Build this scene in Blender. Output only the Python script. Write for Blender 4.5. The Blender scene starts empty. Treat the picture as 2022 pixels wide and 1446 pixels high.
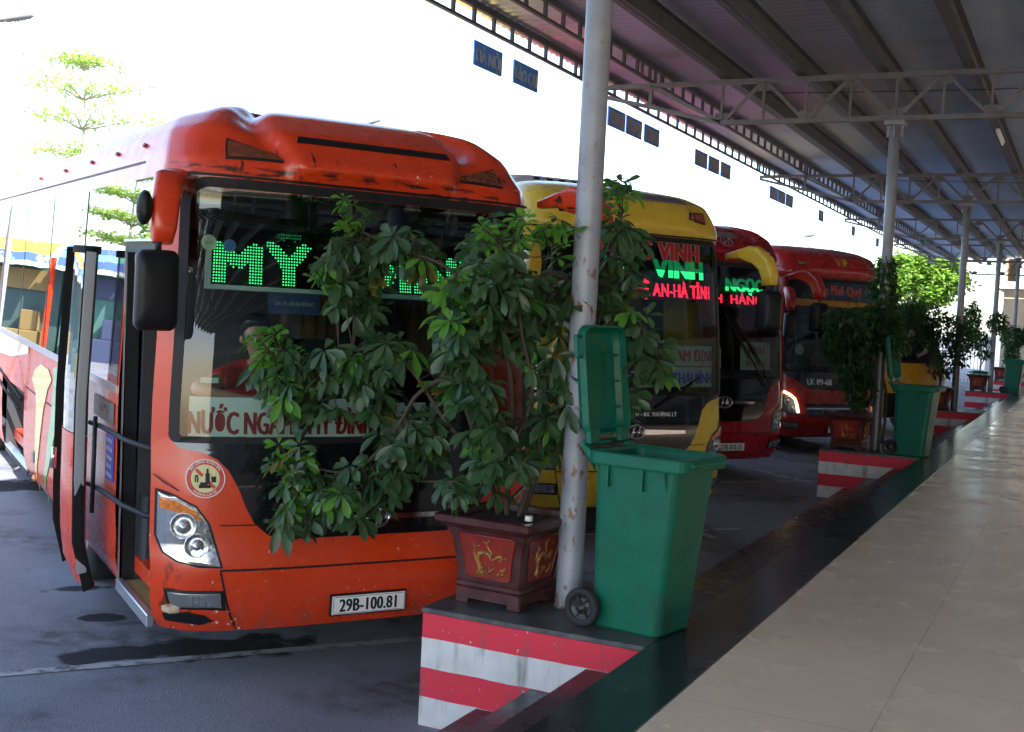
import bpy, math, random
from mathutils import Vector, Matrix
R = math.radians
S = bpy.context.scene
# ------------------------------------------------------------------ camera
cam_d = bpy.data.cameras.new("camera"); cam = bpy.data.objects.new("camera", cam_d)
S.collection.objects.link(cam); S.camera = cam
YAW, PITCH, ROLL = 0.45286, -0.04487, 0.04965
F = Vector((-math.sin(YAW)*math.cos(PITCH), math.cos(YAW)*math.cos(PITCH), math.sin(PITCH)))
RT = Vector((math.cos(YAW), math.sin(YAW), 0)); UP = RT.cross(F)
c_, s_ = math.cos(ROLL), math.sin(ROLL)
r2, u2 = RT*c_+UP*s_, -RT*s_+UP*c_
cam.matrix_world = Matrix(((r2.x, u2.x, -F.x, 0), (r2.y, u2.y, -F.y, 0), (r2.z, u2.z, -F.z, 1.6), (0, 0, 0, 1)))
cam_d.sensor_width = 36; cam_d.lens = 2325.5/2022*36; cam_d.clip_end = 3000; cam_d.clip_start = .05
# ------------------------------------------------------------------ light
sun_dir = Vector((.38, -.60, .74)).normalized()
w = bpy.data.worlds.new("World"); S.world = w; w.use_nodes = True
nt = w.node_tree; bg = nt.nodes["Background"]
sk = nt.nodes.new("ShaderNodeTexSky"); sk.sky_type = 'NISHITA'; sk.sun_disc = False
sk.sun_elevation = math.asin(sun_dir.z); sk.sun_rotation = math.atan2(sun_dir.x, sun_dir.y)
sk.air_density = 1.0; sk.dust_density = 1.5; sk.ozone_density = 1.0
nt.links.new(sk.outputs[0], bg.inputs[0]); bg.inputs[1].default_value = .15
sl = bpy.data.lights.new("sun", 'SUN'); sl.energy = 4; sl.angle = R(.5); sl.color = (1, .95, .88)
so = bpy.data.objects.new("sun", sl); S.collection.objects.link(so)
so.rotation_euler = sun_dir.to_track_quat('Z', 'Y').to_euler()
S.view_settings.view_transform = 'Standard'; S.view_settings.look = 'None'
S.view_settings.exposure = 2.2; S.view_settings.gamma = 1
S.cycles.max_bounces = 8; S.cycles.transparent_max_bounces = 24
# ------------------------------------------------------------------ materials
def mat(name, col=(.5, .5, .5), rough=.5, metal=0, coat=0, noise=None, bump=None, emit=None, spec=.5, trans=0, var=0, vscale=6):
    m = bpy.data.materials.new(name); m.use_nodes = True
    n, l = m.node_tree.nodes, m.node_tree.links; b = n["Principled BSDF"]
    b.inputs["Base Color"].default_value = (*col, 1); b.inputs["Roughness"].default_value = rough
    b.inputs["Metallic"].default_value = metal; b.inputs["Coat Weight"].default_value = coat
    b.inputs["Specular IOR Level"].default_value = spec
    if emit: b.inputs["Emission Color"].default_value = (*emit[0], 1); b.inputs["Emission Strength"].default_value = emit[1]
    tc = n.new("ShaderNodeTexCoord")
    if noise:      # (second colour, scale, low, high)
        c2, sc, lo, hi = noise
        t = n.new("ShaderNodeTexNoise"); t.inputs["Scale"].default_value = sc; t.inputs["Detail"].default_value = 6
        t.inputs["Roughness"].default_value = .65
        l.new(tc.outputs["Object"], t.inputs["Vector"])
        r = n.new("ShaderNodeValToRGB"); r.color_ramp.elements[0].position = lo; r.color_ramp.elements[1].position = hi
        r.color_ramp.elements[0].color = (*col, 1); r.color_ramp.elements[1].color = (*c2, 1)
        l.new(t.outputs["Fac"], r.inputs[0]); l.new(r.outputs[0], b.inputs["Base Color"])
    if bump:
        sc, st, di = bump
        t = n.new("ShaderNodeTexNoise"); t.inputs["Scale"].default_value = sc; t.inputs["Detail"].default_value = 5
        l.new(tc.outputs["Object"], t.inputs["Vector"])
        bp = n.new("ShaderNodeBump"); bp.inputs["Strength"].default_value = st; bp.inputs["Distance"].default_value = di
        l.new(t.outputs["Fac"], bp.inputs["Height"]); l.new(bp.outputs[0], b.inputs["Normal"])
    if var:
        t = n.new("ShaderNodeTexNoise"); t.inputs["Scale"].default_value = vscale; t.inputs["Detail"].default_value = 5
        l.new(tc.outputs["Object"], t.inputs["Vector"])
        mr = n.new("ShaderNodeMapRange"); mr.inputs[1].default_value = .3; mr.inputs[2].default_value = .7
        mr.inputs[3].default_value = max(.02, rough-var); mr.inputs[4].default_value = rough+var
        l.new(t.outputs["Fac"], mr.inputs[0]); l.new(mr.outputs[0], b.inputs["Roughness"])
    return m
def add_mask(m, col2, rough2, build):
    """mixes a second colour into a material where build(nodes, links, objcoord) gives 1"""
    n, l = m.node_tree.nodes, m.node_tree.links; b = n["Principled BSDF"]
    tc = n.new("ShaderNodeTexCoord"); fac = build(n, l, tc.outputs["Object"])
    mx = n.new("ShaderNodeMix"); mx.data_type = 'RGBA'
    old = b.inputs["Base Color"].links
    if old: l.new(old[0].from_socket, mx.inputs[6])
    else: mx.inputs[6].default_value = b.inputs["Base Color"].default_value
    mx.inputs[7].default_value = (*col2, 1); l.new(fac, mx.inputs[0]); l.new(mx.outputs[2], b.inputs["Base Color"])
    return m
def nz(n, l, co, scale, lo, hi, detail=5, stretch=(1, 1, 1)):
    mp = n.new("ShaderNodeMapping"); mp.inputs["Scale"].default_value = stretch; l.new(co, mp.inputs["Vector"])
    t = n.new("ShaderNodeTexNoise"); t.inputs["Scale"].default_value = scale; t.inputs["Detail"].default_value = detail
    l.new(mp.outputs[0], t.inputs["Vector"])
    r = n.new("ShaderNodeMapRange"); r.inputs[1].default_value = lo; r.inputs[2].default_value = hi
    l.new(t.outputs["Fac"], r.inputs[0]); return r.outputs[0]
def axis_band(n, l, co, ax, a, b_, soft=.02):
    sx = n.new("ShaderNodeSeparateXYZ"); l.new(co, sx.inputs[0])
    r1 = n.new("ShaderNodeMapRange"); r1.inputs[1].default_value = a-soft; r1.inputs[2].default_value = a+soft; l.new(sx.outputs[ax], r1.inputs[0])
    r2_ = n.new("ShaderNodeMapRange"); r2_.inputs[1].default_value = b_-soft; r2_.inputs[2].default_value = b_+soft
    r2_.inputs[3].default_value = 1; r2_.inputs[4].default_value = 0; l.new(sx.outputs[ax], r2_.inputs[0])
    return mul(n, l, r1.outputs[0], r2_.outputs[0])
def mul(n, l, a, b_):
    x = n.new("ShaderNodeMath"); x.operation = 'MULTIPLY'; l.new(a, x.inputs[0]); l.new(b_, x.inputs[1]); return x.outputs[0]
def mx_(n, l, a, b_):
    x = n.new("ShaderNodeMath"); x.operation = 'MAXIMUM'; l.new(a, x.inputs[0]); l.new(b_, x.inputs[1]); return x.outputs[0]
def glass(name, tint, gloss=.06, rough=.01):
    m = bpy.data.materials.new(name); m.use_nodes = True; n, l = m.node_tree.nodes, m.node_tree.links; n.clear()
    o = n.new("ShaderNodeOutputMaterial"); t = n.new("ShaderNodeBsdfTransparent"); t.inputs[0].default_value = (*tint, 1)
    g = n.new("ShaderNodeBsdfGlossy"); g.inputs["Roughness"].default_value = rough
    fr = n.new("ShaderNodeFresnel"); fr.inputs[0].default_value = 1.52
    ad = n.new("ShaderNodeMath"); ad.operation = 'ADD'; ad.inputs[1].default_value = gloss; ad.use_clamp = True
    mxs = n.new("ShaderNodeMixShader"); l.new(fr.outputs[0], ad.inputs[0]); l.new(ad.outputs[0], mxs.inputs[0])
    l.new(t.outputs[0], mxs.inputs[1]); l.new(g.outputs[0], mxs.inputs[2]); l.new(mxs.outputs[0], o.inputs[0])
    return m
# ------------------------------------------------------------------ mesh builder
class MB:
    def __init__(s): s.v, s.f, s.m, s.mi, s.cur, s.sm = [], [], [], [], 0, []
    def mat(s, m):
        if m not in s.m: s.m.append(m)
        s.cur = s.m.index(m); return s
    def face(s, idx, smooth=False): s.f.append(tuple(idx)); s.mi.append(s.cur); s.sm.append(smooth)
    def add(s, vs, fs, smooth=False):
        o = len(s.v); s.v += [tuple(v) for v in vs]
        for f in fs: s.face([i+o for i in f], smooth)
    def box(s, x0, x1, y0, y1, z0, z1, M=None, bev=0):
        if bev and min(abs(x1-x0), abs(y1-y0), abs(z1-z0)) > 2.2*bev:
            cx, cy, cz = (x0+x1)/2, (y0+y1)/2, (z0+z1)/2; hx, hy, hz = abs(x1-x0)/2, abs(y1-y0)/2, abs(z1-z0)/2
            vs, ix = [], {}
            for sx in (-1, 1):
                for sy in (-1, 1):
                    for sz in (-1, 1):
                        for k in range(3):
                            p = [cx+sx*hx, cy+sy*hy, cz+sz*hz]
                            for j in range(3):
                                if j != k: p[j] -= (sx, sy, sz)[j]*bev
                            ix[(sx, sy, sz, k)] = len(vs); vs.append(p)
            fs = []
            for k in range(3):
                a, b = [(1, 2), (2, 0), (0, 1)][k]
                for sg in (-1, 1):
                    q = []
                    for (p, r) in ((-1, -1), (1, -1), (1, 1), (-1, 1)):
                        t = [0, 0, 0]; t[k] = sg; t[a] = p; t[b] = r; q.append(ix[(*t, k)])
                    fs.append(q if sg > 0 else q[::-1])
                for p in (-1, 1):
                    for r in (-1, 1):   # edges along axis k
                        q = []
                        for e, kk in ((-1, a), (1, a), (1, b), (-1, b)):
                            t = [0, 0, 0]; t[k] = e; t[a] = p; t[b] = r; q.append(ix[(*t, kk)])
                        fs.append(q if p*r < 0 else q[::-1])
            for sx in (-1, 1):
                for sy in (-1, 1):
                    for sz in (-1, 1):
                        q = [ix[(sx, sy, sz, k)] for k in range(3)]; fs.append(q if sx*sy*sz > 0 else q[::-1])
        else:
            vs = [(x, y, z) for x in (x0, x1) for y in (y0, y1) for z in (z0, z1)]
            fs = [(0, 1, 3, 2), (4, 6, 7, 5), (0, 4, 5, 1), (2, 3, 7, 6), (0, 2, 6, 4), (1, 5, 7, 3)]
        if M: vs = [M @ Vector(v) for v in vs]
        s.add(vs, fs); return s
    def bar(s, a, b, w, h=None, up=(0, 0, 1), bev=0):
        a, b = Vector(a), Vector(b); h = h or w; d = (b-a); L = d.length; d.normalize()
        u = Vector(up)
        if abs(d.dot(u)) > .98: u = Vector((0, 1, 0)) if abs(d.y) < .9 else Vector((1, 0, 0))
        x = d.cross(u).normalized(); z = x.cross(d)
        M = Matrix(((x.x, d.x, z.x, a.x), (x.y, d.y, z.y, a.y), (x.z, d.z, z.z, a.z), (0, 0, 0, 1)))
        return s.box(-w/2, w/2, 0, L, -h/2, h/2, M, bev)
    def tube(s, pts, rad, n=8, caps=True, smooth=True):
        pts = [Vector(p) for p in pts]; k = len(pts); rr = rad if isinstance(rad, (list, tuple)) else [rad]*k
        o = len(s.v); ref = None
        for i, p in enumerate(pts):
            d = (pts[min(i+1, k-1)]-pts[max(i-1, 0)]).normalized()
            if ref is None: ref = d.orthogonal().normalized()
            x = (ref-d*ref.dot(d)).normalized(); ref = x; y = d.cross(x)
            for j in range(n):
                t = 2*math.pi*j/n; s.v.append(tuple(p+(x*math.cos(t)+y*math.sin(t))*rr[i]))
        for i in range(k-1):
            for j in range(n):
                s.face((o+i*n+j, o+i*n+(j+1) % n, o+(i+1)*n+(j+1) % n, o+(i+1)*n+j), smooth)
        if caps: s.face([o+j for j in range(n)][::-1]); s.face([o+(k-1)*n+j for j in range(n)])
        return s
    def rings(s, rings, closed=True, caps=(True, True), smooth=False):
        o = len(s.v); n = len(rings[0])
        for r in rings: s.v += [tuple(p) for p in r]
        for i in range(len(rings)-1):
            for j in range(n if closed else n-1):
                s.face((o+i*n+j, o+i*n+(j+1) % n, o+(i+1)*n+(j+1) % n, o+(i+1)*n+j), smooth)
        if caps[0]: s.face([o+j for j in range(n)][::-1])
        if caps[1]: s.face([o+(len(rings)-1)*n+j for j in range(n)])
        return s
    def lathe(s, prof, M=None, n=24, smooth=True, caps=(True, True)):   # profile of (r, z)
        rs = [[(r*math.cos(2*math.pi*j/n), r*math.sin(2*math.pi*j/n), z) for j in range(n)] for r, z in prof]
        if M: rs = [[M @ Vector(p) for p in r] for r in rs]
        return s.rings(rs, smooth=smooth, caps=caps)
    def build(s, name, m=None, parent=None, smooth_all=None):
        me = bpy.data.meshes.new(name); me.from_pydata(s.v, [], s.f); 
        if m is not None: me.materials.append(m)
        for x in s.m: me.materials.append(x)
        if s.m: me.polygons.foreach_set("material_index", s.mi)
        me.polygons.foreach_set("use_smooth", s.sm if smooth_all is None else [smooth_all]*len(s.f))
        me.update(); o = bpy.data.objects.new(name, me); S.collection.objects.link(o)
        if parent: o.parent = parent
        return o
def tag(o, label=None, cat=None, group=None, kind=None):
    if label: o["label"] = label
    if cat: o["category"] = cat
    if group: o["group"] = group
    if kind: o["kind"] = kind
    return o
def empty(name, loc=(0, 0, 0), rot=(0, 0, 0)):
    o = bpy.data.objects.new(name, None); S.collection.objects.link(o); o.location = loc; o.rotation_euler = rot
    o.empty_display_size = .1; return o
def copy_tree(o, parent=None):
    c = o.copy(); S.collection.objects.link(c); c.parent = parent
    for ch in list(o.children): copy_tree(ch, c)
    return c
def text_geo(body, h, sx=1.0, bold=0.0, space=1.0, align='CENTER'):
    """letters as flat triangles, cap height h, origin at the baseline"""
    cu = bpy.data.curves.new("t", 'FONT'); cu.body = body; cu.size = 1; cu.offset = bold; cu.space_character = space
    cu.resolution_u = 3; cu.align_x = align
    ob = bpy.data.objects.new("t", cu); S.collection.objects.link(ob)
    dg = bpy.context.evaluated_depsgraph_get(); me = ob.evaluated_get(dg).to_mesh()
    k = h/.73; me.calc_loop_triangles()
    vs = [(v.co.x*k*sx, v.co.y*k) for v in me.vertices]; fs = [tuple(t.vertices) for t in me.loop_triangles]
    ob.evaluated_get(dg).to_mesh_clear(); bpy.data.objects.remove(ob); bpy.data.curves.remove(cu)
    return vs, fs
def thick_text(body, h, sx=1.0, bold=0.0, space=1.0):
    """bold lettering: a few copies of the letters shifted sideways, each a hair above the last"""
    vs, fs = text_geo(body, h, sx, 0, space); b = bold*h*2.2
    sh = [(0, 0)] if b <= 0 else [(0, 0), (-b, 0), (b, 0), (-b*.5, b*.35), (b*.5, -b*.35)]
    return [([(x+dx, y+dy) for x, y in vs], fs, .00025*i) for i, (dx, dy) in enumerate(sh)]
def led_points(body, h, pitch, sx=1.0, bold=.02, space=1.0):
    pts = set()
    for vs, f in [(v, f) for v, fs, k in thick_text(body, h, sx, bold, space) for f in fs]:
        (ax, ay), (bx, by), (cx, cy) = [vs[i] for i in f]
        den = (by-cy)*(ax-cx)+(cx-bx)*(ay-cy)
        if abs(den) < 1e-9: continue
        for i in range(math.ceil(min(ax, bx, cx)/pitch), math.floor(max(ax, bx, cx)/pitch)+1):
            for j in range(math.ceil(min(ay, by, cy)/pitch), math.floor(max(ay, by, cy)/pitch)+1):
                x, y = i*pitch, j*pitch
                l1 = ((by-cy)*(x-cx)+(cx-bx)*(y-cy))/den; l2 = ((cy-ay)*(x-cx)+(ax-cx)*(y-cy))/den
                if l1 >= 0 and l2 >= 0 and l1+l2 <= 1: pts.add((i, j))
    return [(i*pitch, j*pitch) for i, j in sorted(pts)]
def lin(a, b, t): return a+(b-a)*t
def interp(tab, x):
    if x <= tab[0][0]: return tab[0][1]
    for (x0, y0), (x1, y1) in zip(tab, tab[1:]):
        if x <= x1: return lin(y0, y1, (x-x0)/(x1-x0))
    return tab[-1][1]
def sstep(a, b, x):
    t = min(1, max(0, (x-a)/(b-a))); return t*t*(3-2*t)

M_black = mat("black_plastic", (.009, .010, .013), .5, spec=.3)
M_rubber = mat("rubber", (.008, .008, .009), .8, spec=.2)
M_gloss_black = mat("gloss_black_panel", (.006, .006, .009), .12, coat=.5)
M_chrome = mat("chrome", (.75, .76, .8), .12, metal=1)
M_alu = mat("aluminium", (.6, .62, .66), .35, metal=.9)
M_white = mat("white_paint", (.78, .78, .76), .45)
M_lens = mat("lamp_glass", (.42, .45, .5), .12, metal=.75, coat=1, var=.08, vscale=40)
M_reflector = mat("lamp_reflector", (.30, .32, .35), .32, metal=.9, noise=((.75, .77, .8), 60, .4, .6))
M_amber = mat("amber_lens", (.75, .22, .01), .2, coat=1, noise=((.45, .10, .0), 40, .4, .6))
M_amber_dark = mat("dark_amber_lens", (.22, .055, .01), .2, coat=1, noise=((.12, .03, .01), 30, .4, .6))
M_red_dark = mat("dark_red_lens", (.25, .03, .012), .2, coat=1)
M_ws = glass("windshield_glass", (.66, .79, .77), .015)
M_side = glass("tinted_side_glass", (.22, .30, .29), .34)
M_green_led = mat("green_led", (.0, .3, .1), .5, emit=((.03, 1, .25), .5))
M_red_led = mat("red_led", (.3, .0, .03), .5, emit=((1, .02, .06), .55))
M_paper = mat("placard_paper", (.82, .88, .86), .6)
M_paper2 = mat("dimmed_placard_paper", (.36, .40, .42), .6)  # placard paper greyed to imitate dimming by reflections on the glass
M_redtext = mat("dark_red_lettering", (.34, .012, .018), .5)
M_int = mat("cabin_dark", (.03, .032, .038), .7)
M_seat = mat("seat_fabric", (.05, .055, .07), .85)
M_curtain = mat("brown_curtain", (.16, .10, .06), .9, noise=((.08, .05, .03), 5, .4, .6))
M_pvc = mat("white_text", (.75, .76, .78), .5)
M_gold = mat("gold_lettering", (.55, .33, .05), .5)
M_blue = mat("blue_text", (.03, .06, .5), .5)
M_orange_text = mat("orange_text", (.75, .25, .03), .5)
M_tyre = mat("tyre", (.018, .018, .02), .8)
M_grey = mat("grey_steel", (.25, .26, .28), .5)
M_drl = mat("running_light", (1, .9, .6), .4, emit=((1, .82, .45), 1.6))
# ------------------------------------------------------------------ bus body surface
W2 = 1.25
class Skin:
    """surface of a coach: s = distance round the plan outline from the nose, z = height"""
    def __init__(k, hw, rake, D=.34, n=3.2, bulge=None):
        k.hw, k.rake, k.D, k.n, k.bulge = hw, rake, D, n, bulge
        k.tab = []; px = py = 0; L = 0
        for i in range(121):
            a = math.pi/2*i/120; x = W2*math.sin(a)**(2/n); y = D*(1-max(0, math.cos(a))**(2/n))
            if i: L += math.hypot(x-px, y-py)
            k.tab.append((L, x, y)); px, py = x, y
        k.sc = L
        k.tx = [(t[0], t[1]) for t in k.tab]; k.ty = [(t[0], t[2]) for t in k.tab]
    def s_of_u(k, u):
        return math.copysign(interp([(t[1], t[0]) for t in k.tab], abs(u)), u)
    def P(k, s, z, off=0):
        if off:
            e = .01; a = k.P(s, z); b = k.P(s+e, z); c = k.P(s, z+e)
            n = (b-a).cross(c-a).normalized(); return a+n*off
        A = abs(s); sg = 1 if s >= 0 else -1; kw = interp(k.hw, z)/W2
        if A <= k.sc: x, v = interp(k.tx, A), interp(k.ty, A)
        else: x, v = W2, k.D+A-k.sc
        r = interp(k.rake, z)*(1-sstep(0.2, 2.6, v)) 
        p = Vector((sg*x*kw, v+r, z))
        if k.bulge: p = p+k.bulge(sg*x, v, z)
        return p
def patch(mb, sk, zs, sL, sR, off=0, ns=16, smooth=True, lip=0, M=None):
    """quad sheet that follows the body between the curves sL(z) and sR(z)"""
    rows = []
    for z in zs:
        a, b = sL(z) if callable(sL) else sL, sR(z) if callable(sR) else sR
        rows.append([sk.P(lin(a, b, i/ns), z, off) for i in range(ns+1)])
    mb.rings(rows, closed=False, caps=(False, False), smooth=smooth)
    if lip:
        bd = [(lin(sL(zs[0]) if callable(sL) else sL, sR(zs[0]) if callable(sR) else sR, i/ns), zs[0]) for i in range(ns+1)]
        bd += [((sR(z) if callable(sR) else sR), z) for z in zs[1:]]
        bd += [(lin(sR(zs[-1]) if callable(sR) else sR, sL(zs[-1]) if callable(sL) else sL, i/ns), zs[-1]) for i in range(1, ns+1)]
        bd += [((sL(z) if callable(sL) else sL), z) for z in zs[::-1][1:-1]]
        mb.rings([[sk.P(s, z, off) for s, z in bd], [sk.P(s, z, off-lip) for s, z in bd]][::-1], caps=(False, False))
def poly_patch(mb, sk, pts, off=.004, rows=14, ns=10, lip=.006, convert=True):
    """fills an outline given as (u, z) points (x-monotone in z)"""
    q = [(sk.s_of_u(u) if convert and abs(u) < W2 else u, z) for u, z in pts]
    z0, z1 = min(p[1] for p in q)+1e-4, max(p[1] for p in q)-1e-4
    def span(z):
        xs = []
        for (a, za), (b, zb) in zip(q, q[1:]+q[:1]):
            if (za-z)*(zb-z) < 0: xs.append(lin(a, b, (z-za)/(zb-za)))
            elif abs(za-z) < 1e-9: xs.append(a)
        return (min(xs), max(xs)) if xs else (0, 0)
    zs = sorted(set([z0+(z1-z0)*i/rows for i in range(rows+1)]+[min(z1, max(z0, p[1]+1e-5)) for p in q]))
    patch(mb, sk, zs, lambda z: span(z)[0], lambda z: span(z)[1], off, ns, lip=lip)
def ring_patch(mb, sk, outer, inner, off, lip=.01):
    a = [sk.P(s, z, off) for s, z in outer]; b = [sk.P(s, z, off) for s, z in inner]
    c = [sk.P(s, z, off-lip) for s, z in outer]; d = [sk.P(s, z, off-lip) for s, z in inner]
    mb.rings([c, a, b, d], caps=(False, False))
def rrect(s0, s1, z0, z1, r, n=6, div=14, rb=None):
    pts = []; rt = r; rb = r if rb is None else rb
    for cx, cz, a0, r in ((s1-rb, z0+rb, -90, rb), (s1-rt, z1-rt, 0, rt), (s0+rt, z1-rt, 90, rt), (s0+rb, z0+rb, 180, rb)):
        for i in range(n+1):
            a = R(a0+90*i/n); pts.append((cx+r*math.cos(a), cz+r*math.sin(a)))
    out = []
    for i, p in enumerate(pts):     # subdivide the long straight sides
        out.append(p)
        if i % (n+1) == n:
            q = pts[(i+1) % len(pts)]
            for j in range(1, div): out.append((lin(p[0], q[0], j/div), lin(p[1], q[1], j/div)))
    return out
def surf_text(mb, sk, body, s, z, h, sx=1, bold=0, off=.006, space=1, slope=0, flipcurve=None):
    for vs, fs, k in thick_text(body, h, sx, bold, space): mb.add([sk.P(s+x, z+y+x*slope, off+k) for x, y in vs], fs)
def dots(mb, pts, fn, r, n=6):
    for x, y in pts:
        c = fn(x, y); e = .004; ux = (fn(x+e, y)-c).normalized(); uy = (fn(x, y+e)-c).normalized()
        mb.add([c+ux*(r*math.cos(2*math.pi*i/n))+uy*(r*math.sin(2*math.pi*i/n)) for i in range(n)], [tuple(range(n))])
exec_later = []
# ------------------------------------------------------------------ coaches
def paint(name, col, dark=None, scuff=None, rough=.28):
    m = mat(name, col, rough, coat=.18, noise=(tuple(c*.93 for c in col), 3.5, .35, .65), bump=(3, .04, .01), var=.04, vscale=6)
    if scuff:
        def f(n, l, co):
            fy = axis_band(n, l, co, 1, -.3, .45, .03)
            a = mul(n, l, mul(n, l, nz(n, l, co, 5, .53, .60, stretch=(1.2, 1, 7)), axis_band(n, l, co, 2, 2.9, 3.0, .02)), fy)
            b = mul(n, l, mul(n, l, nz(n, l, co, 7, .62, .67, stretch=(3, 1, .8)), axis_band(n, l, co, 2, 2.95, 3.12, .02)), fy)
            c = mul(n, l, nz(n, l, co, 9, .57, .66, stretch=(2.5, 1, .7)), mul(n, l, mul(n, l, axis_band(n, l, co, 2, .4, .85, .1), fy), axis_band(n, l, co, 0, -1.5, -1.0, .03)))
            return mx_(n, l, mx_(n, l, a, b), c)
        add_mask(m, (.05, .015, .012), .6, f)
        add_mask(m, (.55, .4, .33), .6, lambda n, l, co: mul(n, l, nz(n, l, co, 38, .69, .72), axis_band(n, l, co, 2, .3, 1.1, .1)))
    add_mask(m, (.12, .09, .08), .7, lambda n, l, co: mul(n, l, nz(n, l, co, 14, .52, .85, stretch=(1, 1, .3)), axis_band(n, l, co, 2, .2, .45, .1)))
    return m
def horn_bulge(top):
    def f(u, v, z):
        if z < top-.62: return Vector((0, 0, 0))
        a = abs(u); fr = 1-sstep(1.2, 2.2, v)
        up = sstep(top-.62, top-.48, z)
        d = Vector((0, -.05*up*fr*(1-sstep(top-.25, top-.1, z)), 0))
        t = min(1, max(0, (z-(top-.40))/.28)); ac = .60+.22*t
        mid = (1-sstep(ac-.10, ac, a))*sstep(top-.50, top-.40, z)*fr
        d += Vector((0, -.08*mid, .03*mid*sstep(top-.25, top-.1, z)))
        g = math.exp(-((a-ac)/.085)**2)*sstep(top-.40, top-.26, z)*fr
        d += Vector((0, .035*g, -(.26 if u > 0 else .02)*g*sstep(top-.26, top-.10, z)))
        lb = math.exp(-((a-1.03)/.13)**2)*sstep(top-.3, top-.12, z)*fr
        d += Vector((0, -.03*lb, .045*lb*(1-sstep(.5, 1.0, v))))
        return d
    return f
def smooth_bulge(top):
    def f(u, v, z):
        if z < top-.62: return Vector((0, 0, 0))
        fr = 1-sstep(1.2, 2.2, v)
        up = sstep(top-.62, top-.5, z)*(1-sstep(top-.22, top-.05, z))
        mid = (1-sstep(.74, .82, abs(u)))*sstep(top-.50, top-.44, z)*(1-sstep(top-.16, top-.06, z))
        return Vector((0, (-.07*up-.035*mid)*fr, 0))
    return f
def make_coach(c):
    L = c.get('L', 11.8); zb, zt, top = c['zb'], c['zt'], c['top']; dz = zt-2.92
    hw = [(.34, 1.17), (.42, 1.215), (.55, 1.24), (.85, 1.25), (1.6, 1.25), (zt, 1.19), (zt+.15, 1.165), (top-.22, 1.12), (top-.13, 1.04), (top-.07, .93), (top-.03, .72), (top-.005, .4), (top, .0)]
    rake = [(.34, .05), (.45, .0), (.6, -.03), (.72, -.03), (.85, .0), (1.2, .02), (zb, .06), (2.0, .10), (zt-.05, .235), (zt, .25), (zt+.12, .27), (top-.32, .33), (top-.2, .43), (top-.1, .62), (top-.04, .9), (top, 1.6)]
    sk = Skin(hw, rake, bulge=(horn_bulge if c.get('horn') else smooth_bulge)(top))
    root = empty(c['name'], (c['x'], c['y'], -.64), (c.get('pitch', .02), 0, c['th'])); tag(root, c['label'], 'bus', c['group'])
    Send = sk.sc+L-sk.D
    vs_ = lambda v: (sk.sc+v-sk.D) if v >= sk.D else [a for a, y in sk.ty if y >= v][0]
    sw = sk.s_of_u(1.17)
    s_in = sw-.055
    d0, d1 = vs_(.24), vs_(1.15)
    door = c.get('door')
    win_z = (1.66, zt-.02)
    # shell grid
    base = [-Send]+[-vs_(v) for v in (L-.4, 10.5, 9.5, 8.6, 7.1, 5.4, 4.5, 3.25, 3.1, 2.9, 2.35, 2.2, 1.55, 1.35, 1.15)]
    fr = [-d0]+[-s_in]+[lin(-s_in, s_in, i/56) for i in range(1, 56)]+[s_in, d0]
    extra = [-vs_(v) for v in (.34, .45, .6, .8)]
    extra2 = [-x for x in ([vs_(.34)]+[0])][:1]
    sl_ = sorted(set([round(x, 5) for x in base+extra+fr+[-b for b in base]+[-e for e in extra]]))
    zl = sorted(set([.34, .38, .42, .48, .55, .62, .72, .78, .85, .95, 1.0, 1.12, 1.2, 1.3, zb, zb+.03, 1.66, 1.8, 2.0, 2.25, 2.5, 2.56, 2.75, zt-.06, zt-.02, zt+.02, zt+.06]+[zt+.06+(top-.3-zt-.06)*i/5 for i in range(1, 6)]+[top-.3+.3*i/16 for i in range(1, 17)]))
    def skip(s, z):
        a = abs(s); v = a-sk.sc+sk.D
        if a < s_in and zb+.0 < z < zt-.05: return True
        if v > 1.35 and v < L-.4 and 1.66 < z < zt-.02: return True
        if 2.35 < v < 3.1 and z < .95: return True
        if 8.6 < v < 9.5 and z < .95: return True
        if door and s < 0:
            if d0 < a < d1 and z < 2.5: return True
            if vs_(.6) < a < d1 and 2.56 < z < zt-.02: return True
            if 5.4 < v < 7.1 and z < 1.12: return True
        return False
    mb = MB(); idx = {}
    for i, s in enumerate(sl_):
        for j, z in enumerate(zl): idx[i, j] = len(mb.v); mb.v.append(tuple(sk.P(s, z)))
    for i in range(len(sl_)-1):
        for j in range(len(zl)-1):
            sm, zm = (sl_[i]+sl_[i+1])/2, (zl[j]+zl[j+1])/2
            if not skip(sm, zm): mb.face((idx[i, j], idx[i+1, j], idx[i+1, j+1], idx[i, j+1]), True)
    rear = [sk.P(-Send, z) for z in zl]+[sk.P(Send, z) for z in zl[::-1]]
    mb.add(rear, [tuple(range(len(rear)))[::-1]])
    mb.box(-1.12, 1.12, .45, L-.3, .45, .55)
    body = mb.build('body', c['paint'], root)
    for z0, z1 in ((zt+.005, zt+.02),):
        m_ = MB(); patch(m_, sk, [z0, z1], -sk.s_of_u(1.22), sk.s_of_u(1.22), .006, 40, lip=.004); m_.build('cap_seam', M_black, root)
    # windscreen with black border
    ws = MB(); patch(ws, sk, [lin(zb+.02, zt-.04, i/14) for i in range(15)], -sw+.04, sw-.04, .001, 40)
    ws.build('windshield', M_ws, root)
    out = rrect(-sw, sw, zb, zt, .15, rb=.045); inn = rrect(-sw+.058, sw-.058, zb+.035, zt-.055, .11, rb=.02)
    rb = MB(); ring_patch(rb, sk, out, inn, .007, .02); rb.build('windshield_seal', M_black, root)
    vis = MB(); patch(vis, sk, [zt-.04-.3*i/4 for i in range(5)][::-1], -sw+.09, sw-.09, -.012, 30)
    vis.build('sun_band', glass('sun_band_glass', (.10, .13, .16), .0), root)
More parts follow.
